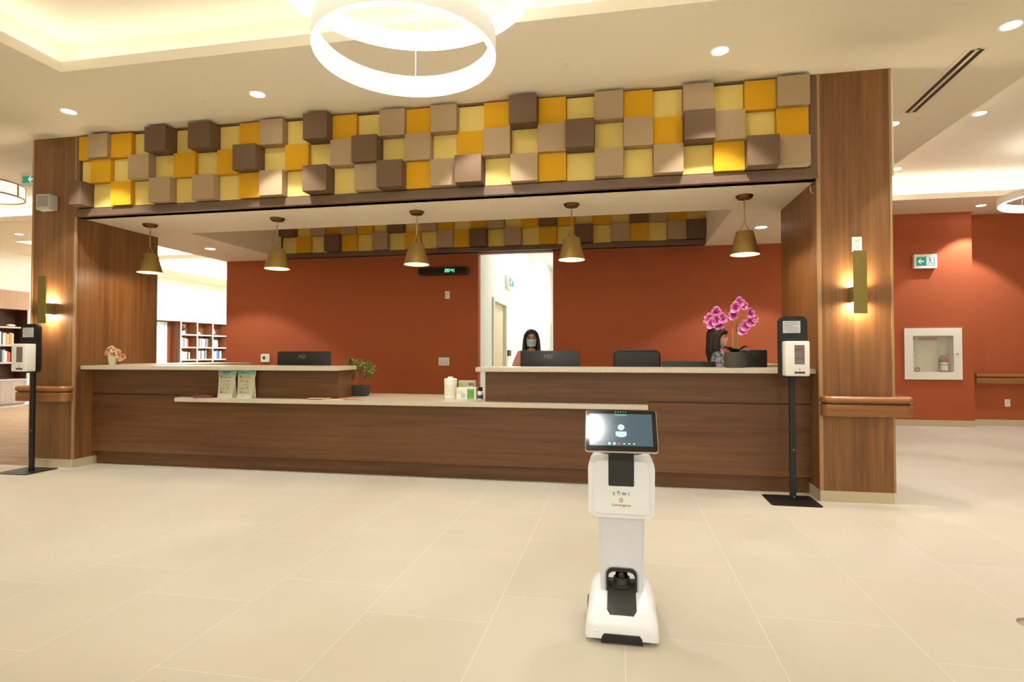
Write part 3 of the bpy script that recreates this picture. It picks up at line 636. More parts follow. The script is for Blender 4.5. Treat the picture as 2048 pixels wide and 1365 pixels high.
s=MB(); s.tube([(-.20+.02*math.sin(k*1.7),.10,.66-.04*k) for k in range(12)],.006,6); s.build('hose',HOSE,t,True)
MB().tube([(.19+.012*math.sin(k*1.5),.15,.66-.035*k) for k in range(8)],.005,6).build('hose',HOSE,t,True)
VR=mat('valve_red',(150,50,36),.45)
for x,z,nm in((-.265,.70,'valve_wheel'),(-.195,.165,'valve_wheel')): MB().tube([(x+.03*math.cos(a),.09,z+.03*math.sin(a)) for a in [2*math.pi*k/14 for k in range(14)]],.011,8,closed=True).build(nm,VR,t,True)
MB().cyl((-.275,.05,.155),.032,.06,18,axis='Y').build('coupling',SILV,t,True); MB().cyl((-.27,.11,.43),.018,.07,14,axis='Y').build('pressure_gauge',BLK,t,True)
t=thing('fire_extinguisher','small white and red fire extinguisher standing inside the glass wall cabinet','fire extinguisher',(5.405,10.87,.91))
MB().lathe([(0,0),(.058,0),(.060,.01),(.060,.19),(.055,.215),(.03,.245),(0,.25)],seg=28).build('cylinder_body',PLW2,t,True)
MB().lathe([(.0612,.165),(.0615,.185),(.056,.217),(.034,.244),(.02,.25),(.0,.25)],seg=28).build('shoulder',VR,t,True)
MB().lathe([(.0613,.0),(.0613,.03),(.0,.03)],seg=28).build('foot_band',VR,t,True)
MB().lathe([(.0618,.118),(.0618,.128),(.06,.128),(.06,.118)],seg=28).build('strap',BLK,t,True)
MB().cyl((0,0,.25),.016,.04,14).build('valve_head',SILV,t); s=MB().tube([(-.02,0,.285),(.02,0,.295),(.085,0,.305)],.006,8); s.build('lever',SILV,t,True)
MB().tube([(-.015,-.02,.275),(-.06,-.03,.27),(-.085,-.03,.22),(-.083,-.03,.12),(-.075,-.03,.05)],.009,8).build('discharge_hose',BLK,t,True)
# ceiling caps and slot vent
for i,(x,y,z,lb) in enumerate(((-.417,4.624,ZC,'flush round sprinkler cap in the lobby ceiling right of the rings'),(-3.809,4.67,ZC,'flush round sprinkler cap in the lobby ceiling left of the rings'),(3.216,6.064,ZC,'flush round sprinkler cap by the right ceiling edge below the slot vent'),(.016,5.579,ZS,'flush round sprinkler cap in the low soffit between two right pendants'),(-4.078,5.645,ZS,'flush round sprinkler cap in the low soffit between two left pendants'),(-5.728,7.544,ZS,'flush round sprinkler cap in the low soffit beside the left downlight'))):
    o=MB().lathe([(0,-.006),(.036,-.006),(.040,-.003),(.040,0),(0,0)],seg=24).build('sprinkler_cap',mat('cap_cream',(236,226,204),.8) if i==0 else bpy.data.materials['cap_cream'],None,True,loc=(x,y,z)); tag(o,lb,'sprinkler cap','flush sprinkler caps')
t=thing('slot_vent','long two-slot linear air vent in the ceiling right of the column','vent',(2.785,5.59,ZC),R(-3))
s=MB(); 
for a,b_ in((-.085,-.050),(-.012,.012),(.050,.085)): s.box(a,b_,-.62,.62,-.004,0)
s.box(-.05,.05,-.62,-.60,-.004,0).box(-.05,.05,.60,.62,-.004,0); s.build('vent_frame',bpy.data.materials['cap_cream'],t)
for a,b_ in((-.05,-.012),(.012,.05)): MB().box(a,b_,-.60,.60,-.0015,-.0005).build('slot',BLK,t)
t=thing('smoke_detector','small grey smoke detector on the corridor ceiling','smoke detector',(-1.62,15.2,3.78)); MB().lathe([(0,-.05),(.05,-.05),(.07,-.03),(.07,0),(0,0)],seg=24).build('cover',PLG,t,True)
t=thing('card_reader','black box on the white corridor wall beside the door frame','card reader',(DX0,10.43,1.235)); MB().box(0,.05,-.13,.13,-.055,.055,bev=.006,seg=1).build('case',BLK,t)
o=MB().lathe([(0,.004),(.062,.004),(.07,0),(0,0)],seg=28).build('floor_outlet',SILV,None,True,loc=(1.86,3.02,0)); tag(o,'round metal floor outlet cover at the right edge of the tiles','floor outlet')
t=thing('ceiling_hook','small metal cord hook at the top of the right walnut panel','hook',(1.651,5.29,2.66)); MB().tube([(-.0,0,.04),(-.02,0,.03),(-.026,0,0),(-.02,0,-.035),(0,0,-.045)],.005,8).build('hook_wire',SILV,t,True)

# ------------------------------------------------------------------ monitors and chairs behind the desk
ZL=.768
def monitor(label,x,y,w_,top,rz=0,logo=True):
    t=thing('monitor',label,'monitor',(x,y,ZL),rz)
    h=top-ZL; z0=max(.10,h-.37)
    MB().box(-w_/2,w_/2,-.012,.022,z0,h,bev=.006,seg=2).build('rear_shell',BLK,t,True)
    MB().box(-w_/2+.008,w_/2-.008,.022,.026,z0+.012,h-.008).build('screen',GLOSSB,t)
    MB().box(-.03,.03,-.05,-.012,.0,z0+.2,bev=.004,seg=1).build('stand_neck',BLK,t)
    MB().prism(rrect(-.13,.13,-.12,.08,.03),'Z',0,.012).build('stand_foot',BLK,t)
    if logo: text('logo','MSI' if logo is True else logo,.062,GREYB,t,(-.02 if w_>.5 else 0,-.0128,h-.065),spacing=1.0,shear=.15)
    return t
monitor('black monitor seen from behind over the left counter, beside the thermostat',-3.565,6.0,.655,1.258)
monitor('black monitor seen from behind over the right counter, before the masked woman',-.722,5.98,.625,1.262)
monitor('wide low black monitor back between the chair and the orchid',.68,5.95,.52,1.154,logo=False)
monitor('black monitor turned beside the orchid pot, near the hand sanitizer',1.30,6.02,.27,1.269,logo=False)
LEA=mat('black_leather',(34,32,30),.38,var=.1,vscale=20)
def chair(label,x,y,rz):
    t=thing('office_chair',label,'office chair',(x,y,0),rz)
    MB().prism(rrect(-.255,.255,.62,1.27,.06,5),'Y',-.05,.04,bev=.02,seg=3).build('backrest',LEA,t,True,50)
    MB().prism(rrect(-.25,.25,.06,.56,.06,5),'Z',.44,.53,bev=.02,seg=3).build('seat',LEA,t,True,50)
    MB().tube([(0,-.02,.70),(0,.0,.5),(0,.1,.43),(0,.3,.42)],.022,8).build('back_bracket',BLK,t,True)
    MB().cyl((0,.3,.10),.028,.34,16).build('gas_lift',BLK,t,True)
    for k in range(5):
        a=2*math.pi*k/5+.3; l=MB().tube([(0,.3,.11),(.28*math.cos(a),.3+.28*math.sin(a),.075)],[.022,.014],8).build('leg',BLK,t,True)
        MB().cyl((.28*math.cos(a)-.012,.3+.28*math.sin(a),.03),.03,.024,14,axis='X').build('caster',BLK,l,True)
    for sx in(-.29,.25): MB().box(sx,sx+.04,.12,.42,.66,.69,bev=.008,seg=2).box(sx+.01,sx+.03,.25,.29,.47,.66).build('armrest',BLK,t)
chair('black leather office chair back rising above the right counter',.185,6.42,0)

# ------------------------------------------------------------------ desk accessories
def petal_flower(r,mat_p,mat_c,parent,loc,dirv,name='blossom',n=5,cup=.25,edge=None):
    d=Vector(dirv).normalized(); q=d.to_track_quat('Z','Y').to_matrix().to_4x4()
    b=bmesh.new()
    for k in range(n):
        a=2*math.pi*k/n+.3; big=1.0 if k%2 else .82
        c0=b.verts.new((0,0,0)); P_=[]
        for th in range(0,181,15):
            u_=.55-.45*math.cos(R(th))*-1 if False else .12+.44*(1-math.cos(R(2*th))) ; w_=.5*math.sin(R(2*th))*(1.05-.2*u_)
            x=r*big*u_; y=r*big*w_*1.15; z=r*cup*(u_**2)+r*.10*math.sin(3*w_)*u_
            P_.append(b.verts.new((x*math.cos(a)-y*math.sin(a),x*math.sin(a)+y*math.cos(a),z)))
        for p0,p1 in zip(P_,P_[1:]): b.faces.new((c0,p0,p1))
    o=MB().add(b).xf(q).build(name,mat_p,parent,True,180); o.location=loc
    MB().sph((0,0,r*.12),r*.17,(1,1,1.2),10).xf(q).build('flower_centre',mat_c,o,True)
    return o
def petal_mat(name,c0,c1,c2,r):
    m=mat(name,c1,.6); nt=m.node_tree; N=nt.nodes.new; L=nt.links.new
    tc=N('ShaderNodeTexCoord'); ln=N('ShaderNodeVectorMath'); ln.operation='LENGTH'; L(tc.outputs['Object'],ln.inputs[0])
    mr=N('ShaderNodeMapRange'); mr.inputs[2].default_value=r; L(ln.outputs['Value'],mr.inputs[0])
    cr=N('ShaderNodeValToRGB'); e=cr.color_ramp.elements; e[0].position=.10; e[0].color=(*lin(c0),1); e[1].position=1; e[1].color=(*lin(c2),1); k=e.new(.72); k.color=(*lin(c1),1)
    L(mr.outputs[0],cr.inputs[0]); L(cr.outputs[0],nt.nodes['Principled BSDF'].inputs['Base Color']); return m
PINK=petal_mat('orchid_pink',(190,56,136),(224,114,184),(244,190,222),.056); PINKC=mat('orchid_magenta',(180,30,110),.5)
STEM=mat('orchid_stem',(140,128,60),.6); LEAF=mat('dark_green_leaf',(44,66,34),.4,var=.15,vscale=20)
t=thing('potted_orchid','pink orchid in a dark grey round pot on the right counter','potted plant',(1.055,5.60,1.102))
MB().lathe([(0,0),(.086,0),(.092,.004),(.096,.14),(.090,.143),(.086,.12),(0,.12)],seg=40).build('pot',mat('charcoal_pot',(74,70,64),.7,var=.06,vscale=30),t,True)
MB().lathe([(0,.126),(.086,.122)],seg=24).build('soil',mat('dark_moss',(46,44,28),.9),t)
def leaf(pts,wd,nm='leaf',m=None):
    b=bmesh.new(); rows=[]; n=len(pts)
    for i,p in enumerate(pts):
        p=Vector(p); d=(Vector(pts[min(i+1,n-1)])-Vector(pts[max(i-1,0)])).normalized(); sd=d.cross(Vector((0,0,1)));
        if sd.length<.1: sd=Vector((1,0,0))
        sd.normalize(); k=wd*math.sin(math.pi*(.12+.88*i/(n-1))**.8) if i<n-1 else wd*.05
        rows.append([b.verts.new(p-sd*k),b.verts.new(p-Vector((0,0,k*.3))),b.verts.new(p+sd*k)])
    for A,B in zip(rows,rows[1:]): b.faces.new((A[0],A[1],B[1],B[0])); b.faces.new((A[1],A[2],B[2],B[1]))
    bmesh.ops.solidify(b,geom=list(b.faces),thickness=.002)
    return MB().add(b).build(nm,m or LEAF,t,True,60)
leaf([(-.01,-.01,.13),(-.06,-.03,.19),(-.12,-.05,.195),(-.155,-.06,.16)],.052)
leaf([(.01,0,.13),(.05,.0,.18),(.09,-.02,.205),(.115,-.03,.19)],.054)
leaf([(.02,-.01,.13),(.08,-.03,.15),(.14,-.05,.13),(.19,-.06,.10)],.036)
leaf([(0,.02,.13),(-.03,.07,.17),(-.05,.11,.16)],.045); leaf([(0,-.02,.13),(.0,-.05,.17),(-.04,-.075,.18)],.04)
for pts in ([(-.01,.0,.12),(-.012,.0,.36),(-.03,0,.45),(-.10,-.01,.49),(-.20,-.02,.48),(-.245,-.02,.455)],[(.01,0,.12),(.012,0,.45),(.02,0,.57),(.04,-.01,.61),(.06,-.01,.59)],[(.015,.01,.12),(.018,.01,.40),(.06,0,.47),(.11,-.01,.48),(.13,-.01,.43),(.12,-.01,.36)]): MB().tube(pts,.0035,7).build('flower_stem',STEM,t,True)
s=MB().cyl((.022,0,.12),.003,.36,8).cyl((-.02,.005,.12),.003,.24,8); s.build('support_stake',mat('bamboo_stake',(186,160,104),.6),t)
for x,z,dx,y in((-.225,.455,-.4,-.03),(-.165,.515,-.1,-.03),(-.17,.44,-.1,-.06),(-.21,.41,-.3,-.05),(-.115,.455,.2,-.05),(-.145,.40,0,-.04),(.0,.555,-.2,-.06),(.035,.60,.1,-.04),(-.01,.49,-.3,-.03),(.075,.575,.4,-.02),(.135,.50,.4,-.03),(.165,.455,.6,-.02),(.13,.42,.2,-.05),(.09,.385,-.1,-.05),(.065,.35,-.1,-.04)):
    petal_flower(.058,PINK,PINKC,t,(x,y,z),(dx*1.5,-1,.12+dx*.4))
for p in((-.27,-.02,.47),(-.275,-.02,.43),(.20,-.02,.45)): MB().sph(p,.008,(1,1,1.5),8).build('flower_bud',mat('orchid_bud',(226,190,150),.6) if 'orchid_bud' not in bpy.data.materials else bpy.data.materials['orchid_bud'],t,True)

t=thing('flower_vase','small white tapered vase with drooping beige flowers on the left counter','flower vase',(-5.60,5.47,1.102))
MB().lathe([(0,0),(.030,0),(.032,.003),(.047,.118),(.044,.121),(.041,.10),(0,.10)],seg=32).build('vase',mat('ivory_ceramic',(216,210,178),.4),t,True)
BEI=mat('beige_petal',(212,170,132),.75,var=.1,vscale=30); BEC=mat('beige_flower_centre',(190,150,100),.7)
MB().tube([(0,0,.1),(.0,0,.17),(.05,0,.19),(.11,-.01,.15),(.15,-.01,.09)],.003,6).build('flower_stem',STEM,t,True)
for x,y,z,d_ in((-.04,-.01,.155,(-.8,-.3,.6)),(.0,-.02,.195,(.1,-.4,.9)),(-.03,-.03,.175,(-.4,-.6,.5)),(.045,-.03,.165,(.3,-.7,.5)),(.05,-.02,.13,(.2,-.9,.1)),(.095,-.02,.145,(.6,-.6,.4)),(.12,-.03,.115,(.5,-.8,0)),(.13,-.02,.075,(.4,-.8,-.4)),(.16,-.02,.095,(.8,-.5,-.2)),(.02,-.035,.14,(0,-1,.2)),(-.07,0,.14,(-.9,-.2,.2))): petal_flower(.038,BEI,BEC,t,(x,y,z),d_)

t=thing('bonsai_tree','small bonsai with green and red leaves in a square dark pot on the low counter','potted plant',(-2.805,5.86,ZL))
MB().prism([(-.085,0),(.085,0),(.104,.105),(.104,.112),(-.104,.112),(-.104,.105)],'Y',-.07,.07,bev=.004,seg=1).xf(Matrix.Rotation(R(12),4,'Z')).build('pot',mat('black_clay_pot',(44,40,36),.6),t)
MB().box(-.09,.09,-.06,.06,.108,.114).xf(Matrix.Rotation(R(12),4,'Z')).build('soil',bpy.data.materials['dark_moss'],t)
tr_=MB(); tr_.tube([(.0,0,.11),(.012,.0,.16),(-.004,0,.21),(.012,0,.26),(.02,0,.33)],[.013,.011,.010,.009,.005],8)
rb=random.Random(3)
for k in range(9):
    a=rb.uniform(0,6.28); z=rb.uniform(.2,.31); L_=rb.uniform(.07,.13); tr_.tube([(.005,0,z),(L_*.5*math.cos(a),L_*.5*math.sin(a),z+.035),(L_*math.cos(a),L_*math.sin(a),z+.03)],[.006,.004,.002],6)
tr_.build('trunk',mat('bonsai_bark',(120,92,62),.8),t,True)
def leafcloud(n,col_m,nm,blobs,size,rg):
    b=bmesh.new()
    for i in range(n):
        c,r_=rg.choice(blobs); 
        while True:
            v=Vector((rg.uniform(-1,1),rg.uniform(-1,1),rg.uniform(-1,1)))
            if .3<v.length<1: break
        p=Vector(c)+Vector((v.x*r_,v.y*r_,v.z*r_*.7)); d=Vector((rg.uniform(-1,1),rg.uniform(-1,1),rg.uniform(-.2,1))).normalized(); e=d.orthogonal().normalized(); f_=d.cross(e); sz=size*rg.uniform(.7,1.3)
        vs=[b.verts.new(p+e*(sz*x)+f_*(sz*y)+d*(sz*.15*abs(x))) for x,y in((-1,0),(-.3,.45),(.4,.4),(1,0),(.4,-.4),(-.3,-.45))]; b.faces.new(vs)
    return MB().add(b).build(nm,col_m,t)
BL=[((-.10,0,.34),.07),((0,.02,.36),.08),((.10,0,.33),.07),((-.13,.0,.25),.06),((.13,0,.27),.06),((-.05,-.04,.28),.07),((.05,-.04,.30),.07),((-.10,-.02,.205),.05),((.09,-.02,.22),.05),((-.12,.02,.385),.035)]
leafcloud(520,mat('bonsai_leaf',(112,136,60),.55,var=.25,vscale=40),'foliage',BL,.017,random.Random(5))
leafcloud(200,mat('bonsai_red_leaf',(150,52,44),.6,var=.2,vscale=40),'red_leaves',BL,.014,random.Random(6))

def flyer(label,x,rz,hd):
    t=thing('tent_flyer',label,'flyer',(x,5.318,ZL),rz,group='flyers on the low counter')
    b=bmesh.new(); rows=[]; N=10
    for i in range(N+1):
        u_=i/N; z=.295*u_; hw=.088+.022*u_**1.5; y=.05*u_**.8-.0
        rows.append([b.verts.new((hw*c,y+.014*(1-c*c)*-1,z)) for c in(-1,-.6,-.2,.2,.6,1)])
    for A,B in zip(rows,rows[1:]):
        for k in range(5): b.faces.new((A[k],A[k+1],B[k+1],B[k]))
    bmesh.ops.solidify(b,geom=list(b.faces),thickness=.003)
    fr_=MB().add(b).build('card',mat('flyer_cream_card',(246,240,214),.6) if 'flyer_cream_card' not in bpy.data.materials else bpy.data.materials['flyer_cream_card'],t,True,60)
    MB().prism([(.052,.28),(.085,.0),(.088,.0),(.056,.283)],'X',-.08,.08).build('back_support',bpy.data.materials['flyer_cream_card'],t)
    def strip(nm,x0,x1,u0,u1,m):
        b=bmesh.new(); r2=[]
        for k in range(5):
            u_=u0+(u1-u0)*k/4; z=.295*u_; hw=.088+.022*u_**1.5; y=.05*u_**.8
            r2.append([b.verts.new((hw*c,y-.014*(1-c*c)-.0045,z-.0)) for c in [x0+(x1-x0)*j/4 for j in range(5)]])
        for A,B in zip(r2,r2[1:]):
            for k in range(4): b.faces.new((A[k],A[k+1],B[k+1],B[k]))
        return b
    def put(nm,rects,m):
        s=MB()
        for q in rects: s.add(strip(nm,*q,m))
        return s.build(nm,m,t)
    put('header',[(-.9,.9,.82,.965)],M_TEAL)
    put('header_print',[(-.42,.5,.905,.935),(-.42,.32,.862,.886)] if hd else [(-.42,-.28,.87,.92),(-.22,.5,.885,.902)],INK)
    put('arrow_mark',[(-.74,-.70,.885,.91),(-.70,-.64,.905,.925),(-.70,-.64,.868,.888)],INK)
    put('yellow_band',[(-.1,.55,.765,.785),(-.62,-.05,.62,.64),(.0,.55,.485,.51),(-.62,-.05,.36,.38),(-.15,.5,.215,.245)],M_YB)
    put('text_lines',[(-.35,.6,.73,.737),(-.35,.6,.705,.712),(-.62,.0,.592,.6),(-.62,.0,.565,.572),(-.4,.6,.45,.457),(-.62,.0,.335,.342),(-.62,0,.31,.317),(-.15,.5,.19,.197),(-.15,.5,.165,.172)],GREYB)
    put('red_picture',[(-.66,-.46,.72,.79)],M_RP)
    put('small_pictures',[(.18,.24,.56,.635),(.36,.42,.57,.62),(.25,.42,.37,.395),(.22,.28,.325,.345),(.42,.5,.325,.345),(-.52,-.46,.17,.25),(-.36,-.26,.18,.235)],INK)
    return t
M_TEAL=mat('flyer_teal',(132,190,184),.6); M_YB=mat('flyer_yellow',(222,192,92),.6); M_RP=mat('flyer_red',(176,84,74),.6)
flyer('left one of two cream flyers with teal headings on the low counter',-4.062,0,True)
flyer('right one of two cream flyers with teal headings on the low counter',-3.835,0,False)
o=MB().box(-.10,.10,-.07,.07,0,.022,bev=.002,seg=1).build('booklet_stack',mat('dark_red_booklet',(120,52,44),.6),None,loc=(-4.30,5.34,ZL)); o.rotation_euler=(0,0,R(8)); tag(o,'low stack of dark red booklets left of the cream flyers','booklets')
PEACH=mat('peach_paper',(226,160,112),.7); PEACH2=mat('pale_peach_paper',(234,204,166),.7)
for i,(x,y,a,m_p,lb) in enumerate(((-2.84,5.345,4,PEACH2,'pale peach leaflet lying before the bonsai, lowest of the fan'),(-2.70,5.40,-10,PEACH,'orange leaflet lying on top of the fan before the bonsai'),(-3.00,5.335,6,PEACH2,'pale leaflet at the left end of the fan before the bonsai'))):
    o=MB().box(-.105,.105,-.05,.05,0,.004).build('leaflet',m_p,None,loc=(x,y,ZL+.0045*i)); o.rotation_euler=(0,0,R(a)); tag(o,lb,'leaflet','leaflets before the bonsai')
t=thing('tissue_box','low black box with a white tissue behind the left counter end','tissue box',(-3.02,6.06,ZL)); MB().box(-.11,.11,-.06,.06,0,.05,bev=.004,seg=1).build('box',BLK,t); MB().tube([(-.05,0,.05),(0,.01,.062),(.05,0,.05)],.01,6,flat=.4).build('tissue',PAPER,t,True)

t=thing('wipes_canister','white disinfecting wipes canister on the low counter','canister',(-1.727,5.72,ZL))
MB().lathe([(0,0),(.062,0),(.065,.004),(.065,.16),(.0,.16)],seg=36).build('body',PLW,t,True); MB().lathe([(.067,.158),(.068,.196),(.058,.206),(0,.207)],seg=36).build('lid',PLW,t,True); MB().box(-.022,.022,-.03,.02,.206,.224,bev=.003,seg=1).build('flip_cap',PLW,t)
s=MB().lathe([(.0656,.03),(.0656,.14)],seg=36); s.build('label_wrap',mat('canister_label',(226,222,200),.5,var=.12,vscale=28),t,True)
GRB=mat('box_green',(96,164,64),.5); GRB2=mat('box_pale_green',(150,190,120),.5)
t=thing('mask_box','white and green cardboard box on the low counter beside the wipes','box',(-1.527,5.66,ZL),R(-4))
MB().box(-.105,.105,-.05,.05,0,.118,bev=.001,seg=1).build('carton',mat('white_carton',(236,234,212),.6),t); MB().box(.012,.085,-.0515,-.0495,.004,.108).build('green_panel',GRB,t)
MB().prism([(-.032+.026*math.cos(R(a)),.036+.026*math.sin(R(a))) for a in range(0,360,20)],'Y',-.0513,-.0495).build('blue_circle',mat('pale_blue_print',(176,206,222),.6),t)
s=MB().box(-.09,-.03,-.0513,-.0495,.075,.078).box(-.09,-.03,-.0513,-.0495,.06,.064).box(.025,.07,-.0525,-.051,.095,.102).box(.035,.07,-.0525,-.051,.012,.02); s.build('print_lines',PLG,t)
t=thing('glove_box','taller green and pink cardboard box behind the white and green one','box',(-1.575,5.82,ZL),R(3))
MB().box(-.085,.09,-.045,.045,0,.18,bev=.001,seg=1).build('carton',mat('pinkish_carton',(206,178,166),.6),t); MB().box(-.083,.0,-.0465,-.0445,.10,.168).build('green_panel',GRB2,t); MB().box(.02,.08,-.0465,-.0445,.13,.16).build('grey_panel',GREYB,t); MB().box(.02,.08,-.0465,-.0445,.10,.115).build('grey_panel',PLG,t)
t=thing('sanitizer_bottle','small bottle with black cap and blue label beside the right counter end','bottle',(-1.388,5.63,ZL))
MB().lathe([(0,0),(.026,0),(.028,.004),(.028,.075),(.02,.085),(0,.086)],seg=24).build('bottle_body',PLW,t,True); MB().lathe([(.0285,.01),(.0285,.045)],seg=24).build('blue_label',mat('navy_label',(54,72,104),.5),t,True); MB().cyl((0,0,.086),.024,.038,20,bev=.002).build('cap',BLK,t,True)

# ------------------------------------------------------------------ library shelves
LAM=mat('pale_grey_laminate',(176,166,156),.5); LAMW=mat('overexposed_laminate',(232,230,226),.45)  # far header is pale oak; its overexposure is put into the white colour
XF=-13.54; XBK=-13.92
def bookcase(label,y0,y1,ups,mp,ms,mb_,doors,cab=True):
    t=thing('bookcase',label,'bookcase',(XF,(y0+y1)/2,0)); oy=(y0+y1)/2
    MB().box(XBK-XF-.0,XBK-XF+.02,y0-oy,y1-oy,.0,2.66).build('back_panel',mb_,t)
    for u_ in ups:
        up_=MB().box(XBK-XF+.02,-.012,u_-.018-oy,u_+.018-oy,.645,2.235).build('upright',mb_,t); MB().box(-.012,0,u_-.02-oy,u_+.02-oy,.645,2.235).build('edge_strip',ms,up_)
    for a,b_ in zip(ups,ups[1:]):
        for z in(1.41,1.82,1.015): MB().box(XBK-XF+.02,0,a+.018-oy,b_-.018-oy,z-.018,z+.018).build('shelf',ms,t)
    MB().box(XBK-XF+.02,.0,y0-oy,y1-oy,2.235,2.66).build('header_panel',mp,t)
    MB().box(XBK-XF+.02,.01,ups[0]-oy,ups[-1]-oy,.61,.645).build('cabinet_top',ms,t)
    MB().box(XBK-XF+.02,-.06,ups[0]-oy,ups[-1]-oy,0,.09).build('kick_board',PLG,t)
    MB().box(XBK-XF+.02,-.022,ups[0]-oy,ups[-1]-oy,.09,.61).build('cabinet_body',ms,t)
    for a,b_ in zip(ups,ups[1:]):
        dr=MB().box(-.021,0,a+.004-oy,b_-.004-oy,.094,.606,bev=.002,seg=1).build('cabinet_door',doors,t)
        MB().tube([(0,b_-.07-oy,.46),(.03,b_-.07-oy,.46),(.03,b_-.07-oy,.56),(0,b_-.07-oy,.56)],.006,6).build('handle',SILV,dr,True)
    return t
bookcase('bookcase with pale oak header at the left edge behind the sanitizer stand',8.80,10.99,[8.82,9.54,10.255,10.97],WLIB,LAM,WDARK,WGREY)
bookcase('brightly lit white bookcase seen through the opening above the left counter',14.1,19.2,[15.69,16.40,17.12,17.85,18.57],LAMW,LAMW,WLIBD,LAMW)
o=MB().box(-13.895,-13.875,14.3,15.50,.05,2.2).build('window_1',mat('pale_blue_glass',(190,222,232),.2)); struct(o,'pale blue glass panel beside the white bookcase'); MB().box(-13.89,-13.865,15.29,15.32,.05,2.2).build('window_frame',PLW,o)
COLS={'white':(226,226,222),'navy blue':(44,62,104),'pale blue':(168,194,214),'orange red':(206,92,48),'cream':(222,208,180),'dark brown':(72,48,42),'black':(36,36,38),'grey':(140,140,142),'pale pink':(214,184,190),'lilac':(182,168,190),'teal':(70,110,116),'bright blue':(64,106,184),'red':(170,52,44),'yellow':(214,178,52),'tan':(176,140,100),'green':(86,124,84)}
BM={}
ORD=['leftmost','second','third','fourth','fifth','sixth','seventh','eighth','ninth','tenth','eleventh','twelfth']
def books(where,y0,z,spec,grp,lean=0):
    y=y0
    for i,(c,th,h) in enumerate(spec):
        if c not in BM: BM[c]=mat('book_'+c.replace(' ','_'),COLS[c],.55)
        d_=.20+.02*((i*7)%3)
        t=MB().box(-d_,-.0,0,th-.002,0,h).build('book',BM[c],None,loc=(XF-.03,y,z+.0185))
        if lean: t.rotation_euler=(R(lean),0,0)
        ord_=ORD[i]+(' from the left' if i else '')
        tag(t,f'{c} book, {ord_}, {where}','book',grp); y+=th+.001
bw=[('white',.05,.30),('white',.04,.29),('navy blue',.045,.29),('pale blue',.04,.285),('lilac',.03,.27),('cream',.03,.26),('orange red',.04,.265),('red',.03,.255)]
books('upper left bay, white bookcase',15.73,1.41,bw,'books in the white bookcase')
books('upper middle bay, white bookcase',16.44,1.41,[('white',.05,.29),('dark brown',.05,.29),('white',.045,.28),('black',.035,.27),('white',.05,.285),('pale pink',.05,.27),('white',.04,.27),('grey',.04,.28),('dark brown',.04,.28),('grey',.05,.29),('dark brown',.06,.28)],'books in the white bookcase')
books('upper right bay, white bookcase',17.17,1.41,[('cream',.05,.24),('white',.06,.25),('white',.06,.25),('white',.05,.24)],'books in the white bookcase')
books('lower left bay, white bookcase',15.73,1.015,[('pale pink',.06,.27),('lilac',.05,.25),('pale pink',.045,.24),('lilac',.05,.245),('cream',.05,.24),('black',.05,.25),('tan',.04,.23),('cream',.03,.23)],'books in the white bookcase')
books('lower middle bay, white bookcase',16.44,1.015,[('teal',.04,.27),('grey',.05,.27),('white',.05,.28),('black',.04,.28),('pale blue',.06,.27),('white',.05,.28),('teal',.05,.27),('black',.03,.30),('white',.03,.29)],'books in the white bookcase')
books('lower right bay, white bookcase',17.17,1.015,[('pale blue',.05,.24),('grey',.05,.25),('white',.06,.26),('bright blue',.055,.29),('bright blue',.05,.27),('navy blue',.05,.27),('pale blue',.05,.26),('white',.04,.27)],'books in the white bookcase')
books('upper row, bookcase at left edge',10.30,1.41,[('black',.03,.27),('navy blue',.035,.28),('pale blue',.04,.29),('dark brown',.035,.28),('cream',.03,.26),('pale pink',.03,.27),('grey',.03,.25),('yellow',.035,.24),('orange red',.03,.27),('tan',.04,.27),('cream',.03,.25)],'books at the left edge')
books('lower row, bookcase at left edge',10.30,1.015,[('white',.04,.30),('white',.035,.30),('black',.05,.29),('grey',.035,.27),('pale blue',.03,.28),('cream',.04,.25),('red',.04,.24),('orange red',.03,.22)],'books at the left edge')
def mini_pot(label,y,z,pm,fm,sc=1.0):
    global t
    t=thing('potted_flower',label,'potted plant',(XF-.17,y,z+.018))
    MB().lathe([(0,0),(.05*sc,0),(.065*sc,.11*sc),(.058*sc,.11*sc),(0,.09*sc)],seg=20).build('pot',pm,t,True)
    g_=random.Random(9); leafcloud(60,LEAF,'foliage',[((0,0,.17*sc),.09*sc)],.03*sc,g_); leafcloud(60,fm,'blossoms',[((0,0,.25*sc),.10*sc)],.028*sc,g_)
mini_pot('pink flowers in a white pot on the top shelf of the white bookcase',15.97,1.82,PLW,mat('dusty_pink_bloom',(196,120,120),.7,var=.3,vscale=20))
mini_pot('dusky red flower arrangement on the top shelf at the left edge',10.42,1.82,PAPER,mat('dusky_red_bloom',(150,76,70),.7,var=.3,vscale=20),.75)
o=MB().sph((0,0,.05),.06,(1,1.7,.75)).build('stone_ornament',mat('tan_stone',(206,184,140),.7),None,True,loc=(XF-.17,16.62,1.84)); tag(o,'rounded tan stone ornament in the middle top bay of the white bookcase','ornament')
o=MB().sph((0,0,.03),.045,(1,2.2,.6)).build('shell_ornament',PLW,None,True,loc=(XF-.12,10.68,1.84)); tag(o,'small white shell ornament beside the dusky flowers on the top shelf','ornament')
t=thing('model_sailboat','white model sailboat on the top right shelf of the white bookcase','ornament',(XF-.17,17.36,1.838))
MB().prism([(-.11,.05),(.11,.05),(.08,.0),(-.08,.0)],'X',-.03,.03).build('hull',mat('dark_hull',(70,80,84),.5),t); MB().prism([(-.02,.07),(-.02,.28),(-.11,.07)],'X',-.003,.003).build('sail',PLW,t); MB().prism([(.0,.07),(.0,.25),(.09,.07)],'X',-.003,.003).build('sail',PLW,t); MB().cyl((0,-.01,.05),.004,.24,8).build('mast',PLW,t)

